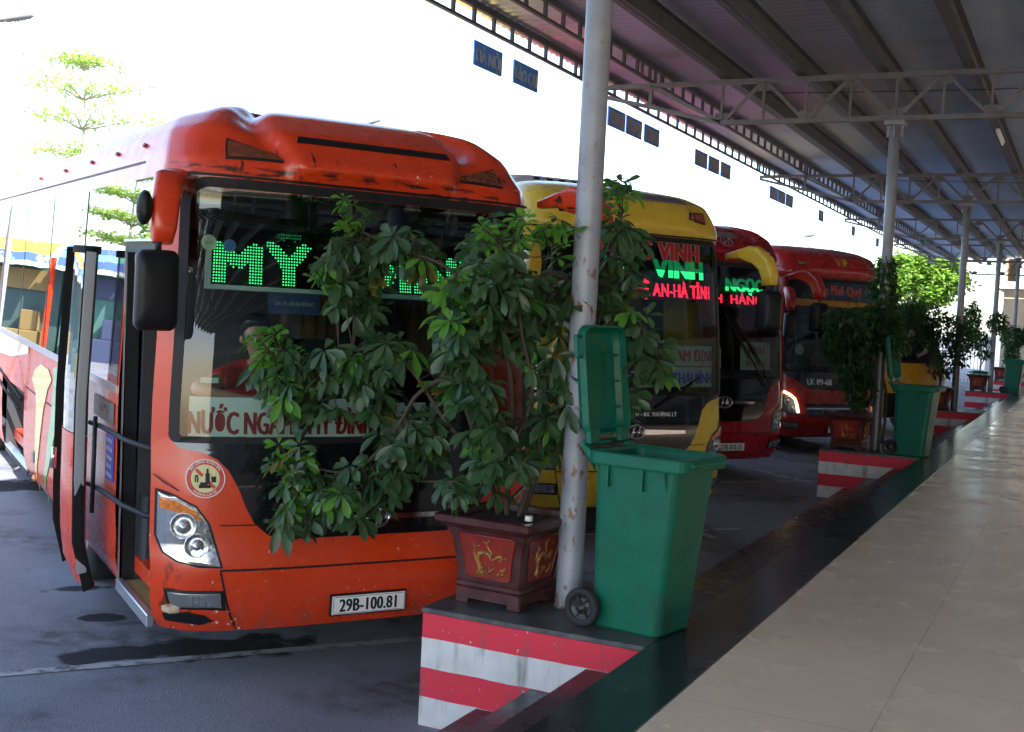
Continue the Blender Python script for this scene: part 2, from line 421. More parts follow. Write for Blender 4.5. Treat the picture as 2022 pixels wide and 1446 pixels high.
    # nose panel
    if c.get('mask', True):
        h = c.get('mask_pts', [(1.15, zb), (1.12, zb-.03), (1.0, zb-.05), (.92, zb-.09), (.86, zb-.15), (.80, 1.16), (.76, 1.06), (.71, .97), (.63, .90), (.5, .875)])
        pts = h+[(-u, z) for u, z in h[::-1]]
        m_ = MB(); poly_patch(m_, sk, pts, .006, 16, 40, .006); m_.build('nose_panel', M_gloss_black, root)
    # seams
    se = MB()
    patch(se, sk, [.705, .717], -sk.s_of_u(.9), sk.s_of_u(.9), .003, 30, lip=.004)
    for sg in (-1, 1):
        poly_patch(se, sk, [(sg*u, z) for u, z in ((.905, .71), (.895, .71), (.815, .35), (.828, .35))], .003, 4, 2, .004)
        poly_patch(se, sk, [(sg*u, z) for u, z in ((.9, .965), (.9, .957), (.7, .957), (.7, .965))], .003, 2, 4, .004)
        poly_patch(se, sk, [(sg*u, z) for u, z in ((1.235, 1.235), (1.235, 1.228), (1.12, 1.15), (1.12, 1.158))], .003, 2, 4, .004)
    se.build('panel_seam', M_black, root)
    # lamps
    for sg in (-1, 1):
        hl = [(1.215, 1.14), (1.13, 1.115), (1.03, 1.06), (.965, .97), (.93, .86), (.90, .735), (1.02, .74), (1.12, .765), (1.185, .81), (1.215, .90)]
        hp = [(sg*u, z) for u, z in hl]
        m_ = MB(); cx = sum(p[0] for p in hp)/10; cz = sum(p[1] for p in hp)/10
        poly_patch(m_, sk, [(cx+(u-cx)*1.09, cz+(z-cz)*1.07) for u, z in hp], .002, 12, 8, .004)
        hd = m_.build('headlight', M_black, root)
        m_ = MB(); poly_patch(m_, sk, hp, .006, 14, 8, .004); m_.build('lamp_lens', c.get('lens', M_lens), hd)
        for (u, z, r) in ((1.09, .96, .075), (1.02, .85, .07)):
            m_ = MB(); s0 = sk.s_of_u(sg*u)
            p = sk.P(s0, z, .006); n_ = (sk.P(s0, z, .02)-p).normalized(); Mx = Matrix.Translation(p) @ n_.to_track_quat('Z', 'Y').to_matrix().to_4x4()
            m_.lathe([(r, .0), (r*1.0, .010), (r*.95, .013), (r*.90, .010), (r*.7, .005), (r*.42, .003), (r*.40, .012), (r*.22, .020), (.0, .022)], Mx, 24)
            m_.build('lamp_bowl', M_reflector, hd)
        m_ = MB(); poly_patch(m_, sk, [(sg*u, z) for u, z in ((1.205, 1.115), (1.13, 1.10), (1.04, 1.05), (.985, .985), (1.06, 1.015), (1.14, 1.04), (1.205, 1.055))], .012, 8, 8, .006)
        m_.build('indicator', M_amber, hd)
        if c.get('drl') :
            m_ = MB(); m_.tube([sk.P(sk.s_of_u(sg*u), z, .02) for u, z in ((1.16, 1.12), (1.06, 1.07), (.97, 1.0), (.93, .9), (.91, .76))], .02, 8); m_.build('running_light', M_drl, hd)
        m_ = MB(); poly_patch(m_, sk, [(sg*u, z) for u, z in ((1.19, .605), (.87, .595), (.865, .475), (1.12, .485), (1.17, .51))], .004, 6, 10, .004)
        fg = m_.build('fog_lamp', M_black, root)
        m_ = MB(); poly_patch(m_, sk, [(sg*u, z) for u, z in ((1.17, .59), (.895, .58), (.89, .495), (1.11, .50), (1.155, .52))], .009, 6, 10, .004)
        m_.build('lamp_lens', mat('fog_lens', (.22, .23, .25), .15, metal=.4, coat=1), fg)
        m_ = MB()
        for k in range(5):
            for j in (0, 1): poly_patch(m_, sk, [(sg*(.91+.034*k), .51+.035*j), (sg*(.91+.034*k+.024), .51+.035*j), (sg*(.91+.034*k+.024), .535+.035*j), (sg*(.91+.034*k), .535+.035*j)], .012, 1, 1, .002)
        m_.build('lamp_pattern', M_lens, fg)
        mk = c.get('marker', [(.95, zt+.215), (.66, zt+.15), (.62, zt+.12), (.95, zt+.115)])
        m_ = MB(); mcx = sum(p[0] for p in mk)/4; mcz = sum(p[1] for p in mk)/4
        poly_patch(m_, sk, [(sg*(mcx+(u-mcx)*1.07), mcz+(z-mcz)*1.2) for u, z in mk], .014, 10, 14, .02)
        ml = m_.build('roof_marker', M_black, root)
        m_ = MB(); poly_patch(m_, sk, [(sg*u, z) for u, z in mk], .019, 10, 14, .006); m_.build('lamp_lens', c.get('marker_mat', M_amber_dark), ml)
    # roof slot
    if c.get('slot'):
        u0, u1, z0, z1, mm = c['slot']
        m_ = MB(); poly_patch(m_, sk, [(u0, z0), (u1, z0), (u1-.01, z1), (u0+.01, z1)], .012, 3, 20, .02); m_.build('air_slot', mm, root)
    # number plate
    pm = MB(); zp = c.get('plate_z', .465); s0 = c.get('plate_s', 0)
    P0 = sk.P(s0, zp, .03)
    pm.mat(M_white).box(s0-.235, s0+.235, P0.y-.006, P0.y, zp-.055, zp+.055, bev=.002)
    pm.mat(M_black).box(s0-.245, s0+.245, P0.y+.001, P0.y+.02, zp-.065, zp+.065, bev=.003)
    pl = pm.build('number_plate', None, root)
    if c.get('plate'):
        tm = MB(); [tm.add([(s0+x, P0.y-.0085-k, zp-.037+y) for x, y in vs], fs) for vs, fs, k in thick_text(c['plate'], .078, .74, .02, 1.05)]
        for q in (-1, 1): tm.box(s0-.222, s0+.222, P0.y-.0085, P0.y-.0075, zp+q*.049-.0012, zp+q*.049+.0012); tm.box(s0+q*.228-.0012, s0+q*.228+.0012, P0.y-.0085, P0.y-.0075, zp-.049, zp+.049)
        tm.build('plate_number', M_black, pl)
    # wipers
    for (sA, zA, sB, zB) in c.get('wipers', []):
        m_ = MB(); a, b = sk.P(sA, zA, .03), sk.P(sB, zB, .035); m_.tube([a, (a+b)/2+Vector((0, -.02, 0)), b], .011, 6)
        d = (sk.P(sB+.02, zB+.02, .03)-b); m_.tube([sk.P(lin(sA, sB, .45)-.02, lin(zA, zB, .45), .02), sk.P(sB+(sB-sA)*.25, zB+(zB-zA)*.25, .02)], .009, 6)
        m_.build('wiper', M_black, root)
    # mirrors
    for sg in (-1, 1):
        mm = c.get('mirror', {}).get(sg)
        if mm is None: continue
        arm, housing, hmat = mm
        m_ = MB(); rings = []
        n = len(arm)
        for i, (p, wx, wy) in enumerate(arm):
            d = (Vector(arm[min(i+1, n-1)][0])-Vector(arm[max(0, i-1)][0])).normalized(); x = Vector((1, 0, 0)); x = (x-d*x.dot(d)).normalized() if abs(d.x) < .95 else Vector((0, 0, 1)); y = d.cross(x)
            rings.append([Vector(p)+x*(wx/2*math.copysign(abs(math.cos(t))**.5, math.cos(t)))+y*(wy/2*math.copysign(abs(math.sin(t))**.5, math.sin(t))) for t in [2*math.pi*j/20 for j in range(20)]])
        m_.rings(rings, smooth=True); ma = m_.build('mirror_arm', hmat, root)
        (hx, hy, hz), hwid, hh, tilt = housing
        m_ = MB(); rg = []
        for k, (q, sc) in enumerate(((-.05, .90), (-.045, .97), (0, 1), (.05, .97), (.085, .86), (.10, .6), (.104, 0.1))):
            rg.append([(hx+(x*math.cos(tilt)*sc-0)+q*math.sin(tilt)*-1, hy-q*math.cos(tilt)+x*math.sin(tilt)*sc, hz+z*sc) for x, z in rrect(-hwid/2, hwid/2, -hh/2, hh/2, .045, 5, 2)])
        m_.rings(rg, smooth=True); m_.tube([(hx, hy, hz+hh/2-.02), (hx, hy, hz+hh/2+.07)], .016, 8)
        m_.build('mirror_housing', M_black, root)
        m_ = MB(); m_.box(hx-hwid*.44, hx+hwid*.44, hy+.052, hy+.056, hz-hh*.44, hz+hh*.44); m_.build('mirror_glass', M_chrome, root)
        if sg < 0 and door:
            m_ = MB(); Mx = Matrix.Translation((hx-.075, hy+.02, hz+.43)) @ Matrix.Rotation(R(100), 4, 'X') @ Matrix.Diagonal((.55, 1.25, 1, 1))
            m_.lathe([(.07, -.02), (.075, 0), (.07, .03), (.04, .05), (0, .055)], Mx, 20); m_.build('round_mirror', M_black, root)
    # side glazing
    for sg in (-1, 1):
        g = MB(); x0 = vs_(1.2) if (door and sg < 0) else vs_(1.0)
        a, b = sorted((sg*x0, sg*vs_(L-.3)))
        patch(g, sk, [lin(1.62, zt+.0, i/6) for i in range(7)], a, b, .004, 24)
        if door and sg < 0:
            fa, fb = -vs_(1.2), -vs_(.36)
            patch(g, sk, [2.53, 2.65, 2.8], fa, fb, .004, 8)
            patch(g, sk, [2.8, 2.88, zt-.03, zt-.01, zt], fa, lambda z: fb-.20*sstep(2.72, zt+.03, z)**2, .004, 8)
        g.build('side_window', M_side, root)
        t = MB()
        for v in (2.75, 4.35, 5.95, 7.55, 9.15):
            if v < L-.5: t = MB(); a, b = sorted((sg*vs_(v), sg*vs_(v+.035))); patch(t, sk, [1.63, 2.3, zt-.01], a, b, .007, 1); t.build('window_divider', M_black, root)
        t = MB(); a, b = sorted((sg*vs_(1.2), sg*vs_(L-.3))); patch(t, sk, [1.575, 1.60, 1.625], a, b, .010, 24, lip=.01); t.build('trim_strip', M_alu, root)
        t = MB(); a, b = sorted((sg*vs_(.9), sg*vs_(L-.3))); patch(t, sk, [zt+.10, zt+.115], a, b, .003, 24); t.build('gutter_seam', M_black, root)
        for v in c.get('roof_lamps', ()):
            m_ = MB(); p = sk.P(sg*vs_(v), zt+.22, .01); m_.rings([[p+Vector((0, .05*k, 0))+Vector((math.cos(t)*r, 0, math.sin(t)*r)) for t in [2*math.pi*j/10 for j in range(10)]] for k, r in ((-1, .003), (-.7, .012), (0, .016), (.7, .012), (1, .003))], smooth=True)
            m_.build('side_marker', M_red_dark, root)
    # cabin
    m_ = MB(); m_.box(-1.12, 1.12, 1.35 if door else .5, L-.3, .98, 1.02); m_.box(-.3 if door else -1.12, 1.12, .5, 1.36, .98, 1.02); m_.build('cabin_floor', M_int, root)
    m_ = MB(); m_.box(-1.02, 1.02, .6, L-.3, zt+.04, zt+.06); m_.box(-1.1, 1.1, L-.5, L-.45, 1, zt); m_.build('ceiling_lining', M_int, root)
    m_ = MB(); m_.box(-1.02, 1.05, .30, .75, 1.0, zb-.03, bev=.04); m_.box(.25, 1.0, .55, .85, 1.2, zb+.12, bev=.05); m_.build('dashboard', M_int, root)
    m_ = MB(); m_.lathe([(.21, -.012), (.225, 0), (.21, .012), (.195, 0), (.21, -.012)], Matrix.Translation((.62, .95, 1.62)) @ Matrix.Rotation(R(-55), 4, 'X'), 28); m_.tube([(.62, .95, 1.62), (.62, .8, 1.45)], .03); m_.bar((.42, .95, 1.62), (.82, .95, 1.62), .03, .02)
    m_.build('steering_wheel', M_black, root)
    nrow = 0
    for v in (1.5, 2.6, 3.7, 4.8, 5.9):
        for u in (-.85, -.42, .42, .85):
            if u < 0 and v < 2: continue
            q = MB(); q.box(u-.19, u+.19, v, v+.42, 1.38, 1.5, bev=.04); q.box(u-.19, u+.19, v+.38, v+.5, 1.45, 2.1, bev=.05); q.box(u-.12, u+.12, v+.39, v+.48, 2.08, 2.28, bev=.04); q.build('passenger_seat', M_seat, root)
    q = MB()
    for v0, v1, sg in [(a, b, k) for a, b in c.get('curtains', ((2.4, 2.9), (5.0, 5.6))) for k in (-1, 1)]+([(1.0, 2.3, 1), (3.0, 4.9, 1), (5.7, 11, 1), (5.7, 11, -1)] if door else []):
        if True:
            q = MB(); n = 24; q.rings([[(sg*(1.05+.02*math.sin(i*1.9)), lin(v0, v1, i/n), z) for i in range(n+1)] for z in (1.6, zt-.1)], closed=False, caps=(False, False), smooth=True); q.build('curtain', M_curtain, root)
    q = MB(); n = 60; q.rings([[(lin(-.25, 1.0, i/n), 1.45+.02*math.sin(i*1.4)+(0 if lin(-.25, 1.0, i/n) < .3 else .75), z) for i in range(n+1)] for z in (1.95, zt-.15)], closed=False, caps=(False, False), smooth=True)
    if door: q.build('curtain', M_curtain, root)
    # wheels
    for v in (2.72, 9.05):
        for sg in (-1, 1):
            Mx = Matrix.Translation((sg*1.02, v, .50)) @ Matrix.Rotation(R(90*sg), 4, 'Y')
            t = MB(); t.lathe([(.30, -.14), (.46, -.14), (.50, -.10), (.50, .10), (.46, .14), (.30, .14)], Mx, 32, caps=(False, False)); ty = t.build('wheel', M_tyre, root)
            t = MB(); t.lathe([(.30, .13), (.28, .12), (.20, .06), (.12, .10), (.0, .11)], Mx, 24); t.build('rim', M_alu, ty)
            t = MB(); t.lathe([(.56, -.5), (.56, -.06)], Mx, 28, caps=(False, False)); t.build('wheel_arch', M_int, root)
    t = MB(); t.box(-1.0, 1.0, .5, L-.4, .3, .46); t.box(-.9, .9, .25, .5, .3, .42); t.build('chassis', M_int, root)
    return root, sk, vs_
def placard(sk, root, u0, u1, z0, z1, lines, v=.30, depth=.0, pm=None):
    """paper sign standing on the dashboard just behind the glass"""
    m_ = MB(); n = 12
    def P(s, z, o=0): return sk.P(s, z, -.05+o)
    a = [[P(lin(u0, u1, i/n), z) for i in range(n+1)] for z in (z0, (z0+z1)/2, z1)]
    b = [[P(lin(u0, u1, i/n), z, -.006) for i in range(n+1)] for z in (z0, (z0+z1)/2, z1)]
    m_.rings(a, closed=False, caps=(False, False)); m_.rings([r[::-1] for r in b], closed=False, caps=(False, False))
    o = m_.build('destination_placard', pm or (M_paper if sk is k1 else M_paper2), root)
    for (tx, s, z, h, sx, bold, mt) in lines:
        t = MB(); [t.add([P(s+x, z+y, .003+k) for x, y in vs], fs) for vs, fs, k in thick_text(tx, h, sx, bold)]; t.build('lettering', mt, o)
    return o
def led_sign(sk, root, u0, u1, z0, z1, rows, frame=True, pitch=.0155):
    def P(x, y): q = sk.P(x, y, -.085); return q
    m_ = MB(); n = 16
    m_.rings([[sk.P(lin(u0, u1, i/n), z, -.09) for i in range(n+1)] for z in (z0, z1)], closed=False, caps=(False, False))
    o = m_.build('led_sign', M_gloss_black, root)
    if frame:
        f = MB()
        for z in (z0-.02, z1+.005):
            f.rings([[sk.P(lin(u0-.03, u1+.03, i/n), zz, oo) for i in range(n+1)] for zz, oo in ((z, -.1), (z, -.07), (z+.025, -.07), (z+.025, -.1))], closed=False, caps=(False, False))
        for x in (u0-.035, u1+.005):
            a, b = sk.P(x+.015, z0-.02, -.08), sk.P(x+.015, z1+.03, -.08); f.bar(a, b, .03, .02)
        f.build('sign_frame', mat('frame_grey', (.45, .55, .55), .5), o)
    for (tx, s, z, h, sx, bold, mt, r, pt) in rows:
        d = MB(); dots(d, led_points(tx, h, pt, sx, bold, 1.05), lambda x, y: P(s+x, z+y), r); d.build('lit_letters', mt, o)
    return o
P_orange = paint('orange_paint', (.62, .048, .010), scuff=True)
P_yellow = paint('yellow_paint', (.68, .47, .045))
P_red = paint('red_paint', (.32, .008, .016))
P_scarlet = paint('scarlet_paint', (.38, .016, .012))
P_amberbus = paint('amber_yellow_paint', (.68, .33, .015))
GB = 'coaches parked nose-in along the platform'
def std_mirrors(pm, fwd=.0, sides=(-1, 1)):
    d = {}
    if -1 in sides:
        d[-1] = ([((-1.10, .34, 2.86), .12, .10), ((-1.2, .20, 2.88), .14, .12), ((-1.27, .06, 2.84), .15, .15), ((-1.30, -.02, 2.72), .15, .16), ((-1.305, -.04, 2.6), .13, .14), ((-1.31, -.05, 2.52), .10, .10)], ((-1.335, -.07, 2.27), .235, .43, 0.12), pm)
    if 1 in sides:
        d[1] = ([((1.18, .25, 2.95), .05, .05), ((1.22, .05, 2.98), .09, .10), ((1.24, -.05, 2.98), .10, .17), ((1.27, -.14, 2.97), .12, .19), ((1.30, -.26, 2.88), .13, .19), ((1.31, -.32, 2.76), .13, .17), ((1.31, -.33, 2.66), .12, .14)], ((1.31, -.33, 2.40), .22, .42, -.1), pm)
    return d
# --- orange coach, nearest
c1 = dict(name='orange_coach', label='orange long-distance coach nearest the camera with its door open and green lit sign', group=GB, x=-3.798, y=5.958, th=.975, pitch=.027,
          zb=1.42, zt=2.92, top=3.42, paint=P_orange, horn=True, door=True, plate='29B-100.81', plate_z=.468, roof_lamps=(1.0, 2.0, 3.0, 4.2, 5.6),
          slot=(-.54, .56, 3.165, 3.195, M_black), mirror=std_mirrors(P_orange), wipers=[(-.55, 1.33, -.28, 1.72), (-.72, 1.18, -.95, .98)][:1]+[(.5, 1.3, .15, 1.75)])
b1, k1, v1 = make_coach(c1)
led_sign(k1, b1, -1.0, .95, 2.32, 2.66, [('MỸ  ĐÌNH', -.02, 2.345, .235, 1.30, .05, M_green_led, .0048, .0172)])
placard(k1, b1, -1.09, .0, 1.455, 1.68, [('NƯỚC NGẦM - MỸ ĐÌNH', -.53, 1.472, .132, .55, .022, M_redtext)])
placard(k1, b1, .08, .38, 1.46, 1.66, [])
def sticker(sk, root, s, z, r, m1, name='sticker', off=-.01):
    m_ = MB(); m_.add([sk.P(s+r*math.cos(t), z+r*math.sin(t), off) for t in [2*math.pi*i/28 for i in range(28)]], [tuple(range(28))]); return m_.build(name, m1, root)
o_ = sticker(k1, b1, -1.02, 2.55, .045, mat('pale_sticker', (.5, .6, .45), .5)); t_ = MB(); surf_text(t_, k1, '12/20', -1.02, 2.542, .018, .9, 0, -.006); t_.build('lettering', M_black, o_)
sticker(k1, b1, -.90, 2.54, .037, mat('blue_sticker', (.03, .16, .4), .5))
# no drink-driving sticker
o_ = sticker(k1, b1, k1.s_of_u(-.985), 1.225, .108, mat('sticker_red', (.5, .02, .02), .4), 'warning_sticker', .004)
q = MB(); sx0, sz0 = k1.s_of_u(-.985), 1.225
def disc(mb, cx, cz, r0, r1, off):
    n = 32; mb.rings([[k1.P(cx+r*math.cos(2*math.pi*i/n), cz+r*math.sin(2*math.pi*i/n), off) for i in range(n)] for r in (r1, r0)], caps=(False, r0 < .001))
disc(q, sx0, sz0, .0005, .078, .0055); q.build('sticker_field', mat('sticker_cream', (.62, .6, .3), .5), o_)
q = MB(); disc(q, sx0, sz0, .103, .108, .0055); q.build('sticker_rim', M_white, o_)
q = MB()
def rc(a, b, c, d, off=.0065): q.add([k1.P(sx0+x, sz0+y, off) for x, y in ((a, c), (b, c), (b, d), (a, d))], [(0, 1, 2, 3)])
rc(.0, .024, -.03, .03); rc(.006, .018, .03, .055); rc(.032, .034, -.02, .025); rc(.032, .058, -.02, -.017); rc(.056, .058, -.02, .025); rc(.034, .056, -.017, .012)
rc(-.035, .03, -.052, -.034); rc(-.028, .012, -.034, -.02); rc(-.058, -.05, -.02, .01); rc(-.046, -.038, -.02, .01); rc(-.056, -.04, .01, .02); q.build('sticker_symbol', M_black, o_)
q = MB(); q.add([k1.P(sx0+x, sz0+y, .0075) for x, y in ((-.058, .045), (-.045, .058), (.058, -.045), (.045, -.058))], [(0, 3, 2, 1)]); q.build('sticker_bar', mat('bar_red', (.5, .02, .02), .4), o_)
q = MB()
for txt, a0, sg in (('ĐÃ UỐNG RƯỢU BIA', 90, -1), ('KHÔNG LÁI XE', -90, 1)):
    vs, fs = text_geo(txt, .0125, 1.15, .01)
    rr = .087 if sg < 0 else .096
    q.add([k1.P(sx0+(rr+(-sg)*y)*math.cos(R(a0)+sg*x/.09), sz0+(rr+(-sg)*y)*math.sin(R(a0)+sg*x/.09), .0075) for x, y in vs], fs)
q.build('lettering', M_white, o_)
o_ = MB(); patch(o_, k1, [1.76, 1.79], -1.03, -.93, -.012, 2); o_.build('pass_card', mat('card_white', (.5, .58, .6), .5), b1)
q = MB(); patch(q, k1, [2.17, 2.22, 2.29], -.66, -.34, -.03, 6); o_ = q.build('fare_notice', mat('notice_navy', (.02, .05, .14), .5), b1)
q = MB(); surf_text(q, k1, 'GIÁ VÉ: 200.000 ĐỒNG', -.5, 2.22, .022, .8, .005, -.027); q.build('lettering', mat('notice_text', (.35, .42, .48), .5), o_)
# chrome badge bar on the nose
def nose_badge(sk, root, z, w_=.62, h=.035, ring=(.085, .055), m=M_chrome, style='bar'):
    m_ = MB(); n = 24
    for sg in (-1, 1):
        rg = []
        for i in range(n+1):
            s = sg*lin(.08, w_, i/n); t = 1-.35*(i/n)
            rg.append([sk.P(s, z+h*t*cz, o) for cz, o in ((-1, .004), (-.8, .022), (.8, .022), (1, .004))])
        m_.rings(rg if sg > 0 else rg[::-1], closed=True, smooth=False)
    m_.build('chrome_bar', m, root)
    m_ = MB(); rx, rz = ring
    rr = []
    for i in range(36):
        t = 2*math.pi*i/36; c = sk.P(rx*math.cos(t), z+rz*math.sin(t), .03); d = Vector((math.cos(t), 0, math.sin(t)))
        rr.append([c+d*(.012*math.cos(a))+Vector((0, .012*math.sin(a), 0)) for a in [math.pi*k/3 for k in range(6)]])
    m_.rings(rr+[rr[0]], caps=(False, False), smooth=True)
    for sg in (-1, 1): m_.tube([sk.P(sg*.035-.012, z-rz*.75, .03), sk.P(sg*.035+.014, z+rz*.75, .03)], .010, 6)
    m_.tube([sk.P(-.04, z-.008, .03), sk.P(.04, z+.008, .03)], .009, 6)
    m_.build('badge', m, root)
nose_badge(k1, b1, .985, .66, .022, (.105, .06))
q = MB(); surf_text(q, k1, 'BX NƯỚC NGẦM', -.0, 1.065, .042, 1.1, .012, .010); q.build('nose_lettering', mat('navy_text', (.02, .02, .28), .4), b1)
# doorway, door leaf and fittings
q = MB()
for z0, z1, o0 in ((.36, .40, 0),): pass
def side_bar(mb, va, vb, za, zb_, off, thick=.03):
    mb.rings([[k1.P(-v1(v), z, o) for v, z in ((va, za), (vb, za), (vb, zb_), (va, zb_))] for o in (off-thick, off)], smooth=False)
side_bar(q, 1.12, 1.19, .36, 2.52, .012, .08); side_bar(q, .25, 1.19, 2.47, 2.53, .014, .08); side_bar(q, .245, .275, .36, 2.5, .004, .06)
q.build('door_frame', M_black, b1)
q = MB(); side_bar(q, 1.135, 1.15, .4, 2.48, .02, .012); side_bar(q, .26, 1.16, 2.535, 2.55, .03, .03); q.build('door_frame_trim', M_alu, b1)
q = MB(); q.box(-1.2, -.3, .30, 1.12, .36, .40); q.box(-.85, -.3, .30, 1.12, .40, .64); q.build('entry_step', mat('ribbed_step_mat', (.28, .19, .06), .8, bump=(120, .5, .004)), b1)
q = MB(); q.box(-1.235, -1.19, .27, 1.13, .34, .415, bev=.006); q.build('step_edge', M_alu, b1)
q = MB(); q.box(-1.12, -.32, 1.14, 1.18, .4, 2.45); q.box(-.33, -.30, .32, 1.15, .4, 1.6); q.box(-1.1, -.9, 1.02, 1.14, .5, .95, bev=.02); q.box(-1.0, -.45, .36, .46, .45, 1.0, bev=.03); q.build('entry_lining', M_int, b1)
q = MB(); q.box(-.95, -.42, .50, .51, 1.3, 1.62, bev=.002); o_ = q.build('destination_placard', M_white, b1)
q = MB(); [q.add([(-.80+x, .497-k, 1.35+y) for x, y in vs], fs) for vs, fs, k in thick_text('HÀ', .22, .8, .04)]; q.build('lettering', M_redtext, o_)
leaf = MB(); off = .165; va, vb = 1.40, 2.20
leafz = [.36, .45, .6, .8, 1.0, 1.27]
def leaf_slab(mb, va, vb, zs, off, th):
    A = [[k1.P(-v1(lin(va, vb, i/8)), z, off+.05*math.sin(math.pi*i/8)) for i in range(9)] for z in zs]
    B = [[k1.P(-v1(lin(va, vb, i/8)), z, off-th) for i in range(9)] for z in zs]
    mb.rings([a+b[::-1] for a, b in zip(A, B)], smooth=False)
leaf_slab(leaf, va+.03, vb-.02, leafz, off, .035); dl = leaf.build('entry_door', P_orange, b1)
q = MB(); leaf_slab(q, va+.03, vb-.02, [1.275, 1.6, 2.0, 2.47], off-.004, .03); q.build('door_glass', mat('door_glass', (.10, .13, .13), .04, spec=1, coat=1), dl)
q = MB(); leaf_slab(q, va-.0, va+.04, [.36, .6, 1, 1.5, 2, 2.48], off+.004, .024); leaf_slab(q, vb-.012, vb, [.38, .6, 1, 1.5, 2, 2.48], off+.003, .02); leaf_slab(q, va, vb, [2.44, 2.49], off+.006, .05); q.build('door_gasket', M_rubber, dl)
q = MB(); leaf_slab(q, va-.002, va+.014, [.42, 1, 1.5, 2, 2.45], off-.004, .010); q.build('door_edge_strip', M_grey, dl)
q = MB(); q.tube([k1.P(-v1(1.75), 1.02, .285), k1.P(-v1(1.75), 1.16, .285)], .018, 8); q.build('door_handle', M_chrome, dl)
q = MB()
for z in (1.33, .93):
    q.tube([(-1.12, .42, z), (-1.2, .55, z), (-1.27, .85, z+.005), (-1.30, 1.10, z+.02), (-1.33, 1.30, z+.03), (-1.36, 1.48, z+.03)], .017, 8)
q.tube([(-1.12, .42, .72), (-1.12, .42, 1.75)], .024, 8); q.tube([(-1.36, 1.32, .8), (-1.36, 1.32, 1.42)], .014, 8)
for z in (1.33, .93): q.box(-1.15, -1.08, .36, .45, z-.05, z+.05, bev=.01)
q.build('door_arm', M_black, b1)
q = MB()
for z in (1.31, 1.36, .91, .96): q.tube([(-1.155, .36, z), (-1.165, .352, z)], .010, 8)
q.build('bolt', M_chrome, b1)
# stickers on the flank beside the door, swooshes, luggage bay
q = MB(); patch(q, k1, [1.36, 1.5], -v1(1.95), -v1(1.25), .006, 4); q.build('grey_badge', mat('badge_grey', (.12, .13, .14), .4), b1)
q = MB(); surf_text(q, k1, 'H-Class', -v1(1.6), 1.41, .05, 1.2, .01, .009); q.build('badge_lettering', M_white, b1)
q = MB(); patch(q, k1, [1.0, 1.3], -v1(1.48), -v1(1.22), .006, 3); o_ = q.build('blue_notice', mat('notice_blue', (.03, .08, .42), .4), b1)
q = MB()
for i, tx in enumerate(('WIFI TRÊN XE', 'NƯỚC UỐNG', 'KHĂN LẠNH', 'ĐIỀU HÒA', 'GIƯỜNG NẰM')): surf_text(q, k1, tx, -v1(1.35), 1.245-.055*i, .026, .8, .01, .009)
q.build('lettering', M_white, o_)
def flank(pts, name, m, off=.006, rows=16): 
    q = MB(); poly_patch(q, k1, [(-v1(v), z) for v, z in pts], off, rows, 6, .002, convert=False); q.build(name, m, b1)
flank([(4.75, 1.40), (4.4, 1.48), (4.0, 1.47), (3.8, 1.40), (4.0, 1.30), (4.2, 1.1), (4.35, .8), (4.55, .5), (4.75, .30), (4.62, .55), (4.62, .8), (4.6, 1.05), (4.65, 1.2), (4.9, 1.3)], 'yellow_swoosh', mat('swoosh_yellow', (.75, .6, .10), .3, coat=.5))
flank([(3.75, 1.50), (3.4, 1.56), (3.1, 1.55), (3.35, 1.35), (3.5, 1.05), (3.8, .7), (4.3, .27), (4.0, .7), (3.78, 1.1), (3.72, 1.35)], 'green_swoosh', mat('swoosh_green', (.06, .42, .08), .3, coat=.5))
flank([(8.6, 1.57), (5.2, 1.57), (5.2, 1.50), (6.4, 1.38), (8.6, 1.30)], 'cream_band', mat('cream_band', (.75, .6, .42), .3, coat=.5))
flank([(10.6, 1.2), (8.8, 1.2), (7.6, .5), (8.2, .4), (10.6, .7)], 'green_swoosh', mat('swoosh_green_rear', (.06, .42, .08), .3, coat=.5))
q = MB()
for v in (3.62, 5.36, 7.13): q.rings([[k1.P(-v1(v), z, .004) for z in (.4, 1.2)], [k1.P(-v1(v+.012), z, .004) for z in (.4, 1.2)]], closed=False, caps=(False, False))
patch(q, k1, [1.18, 1.19], -v1(5.36), -v1(3.25), .004, 6); q.build('hatch_seam', M_black, b1)
q = MB(); q.box(-1.2, -.1, 5.42, 7.08, .32, .35); q.box(-.15, -.1, 5.42, 7.08, .35, 1.15); q.box(-1.2, -.1, 5.42, 7.08, 1.13, 1.16); q.box(-1.2, -.1, 5.40, 5.44, .35, 1.15); q.box(-1.2, -.1, 7.06, 7.1, .35, 1.15); q.build('luggage_bay', M_int, b1)
q = MB(); side_bar(q, 5.40, 7.1, .33, .39, .012, .06); q.build('luggage_sill', M_alu, b1)
q = MB(); q.tube([k1.P(-v1(5.45), 1.05, .02), k1.P(-v1(6.9), 1.5, .25)], .014, 6); q.tube([k1.P(-v1(7.0), 1.05, .02), k1.P(-v1(7.8), 1.5, .3)], .014, 6)
q.tube([k1.P(-v1(5.5), .95, .03), k1.P(-v1(7.2), 1.28, .18)], .012, 6); q.build('hatch_strut', M_black, b1)
q = MB(); p = k1.P(-v1(4.72), .62, .012); q.box(p.x-.004, p.x+.012, p.y-.05, p.y+.05, p.z-.05, p.z+.05, bev=.006); q.build('hatch_lock', M_grey, b1)
q = MB(); p = k1.P(-v1(4.75), .42, .0); q.rings([[p+Vector((-.03*h, .06*r*math.cos(t), .028*r*math.sin(t))) for t in [2*math.pi*i/16 for i in range(16)]] for h, r in ((0, 1), (.7, .9), (1, .5), (1.05, .05))], smooth=True); q.build('side_lamp', M_amber, b1)
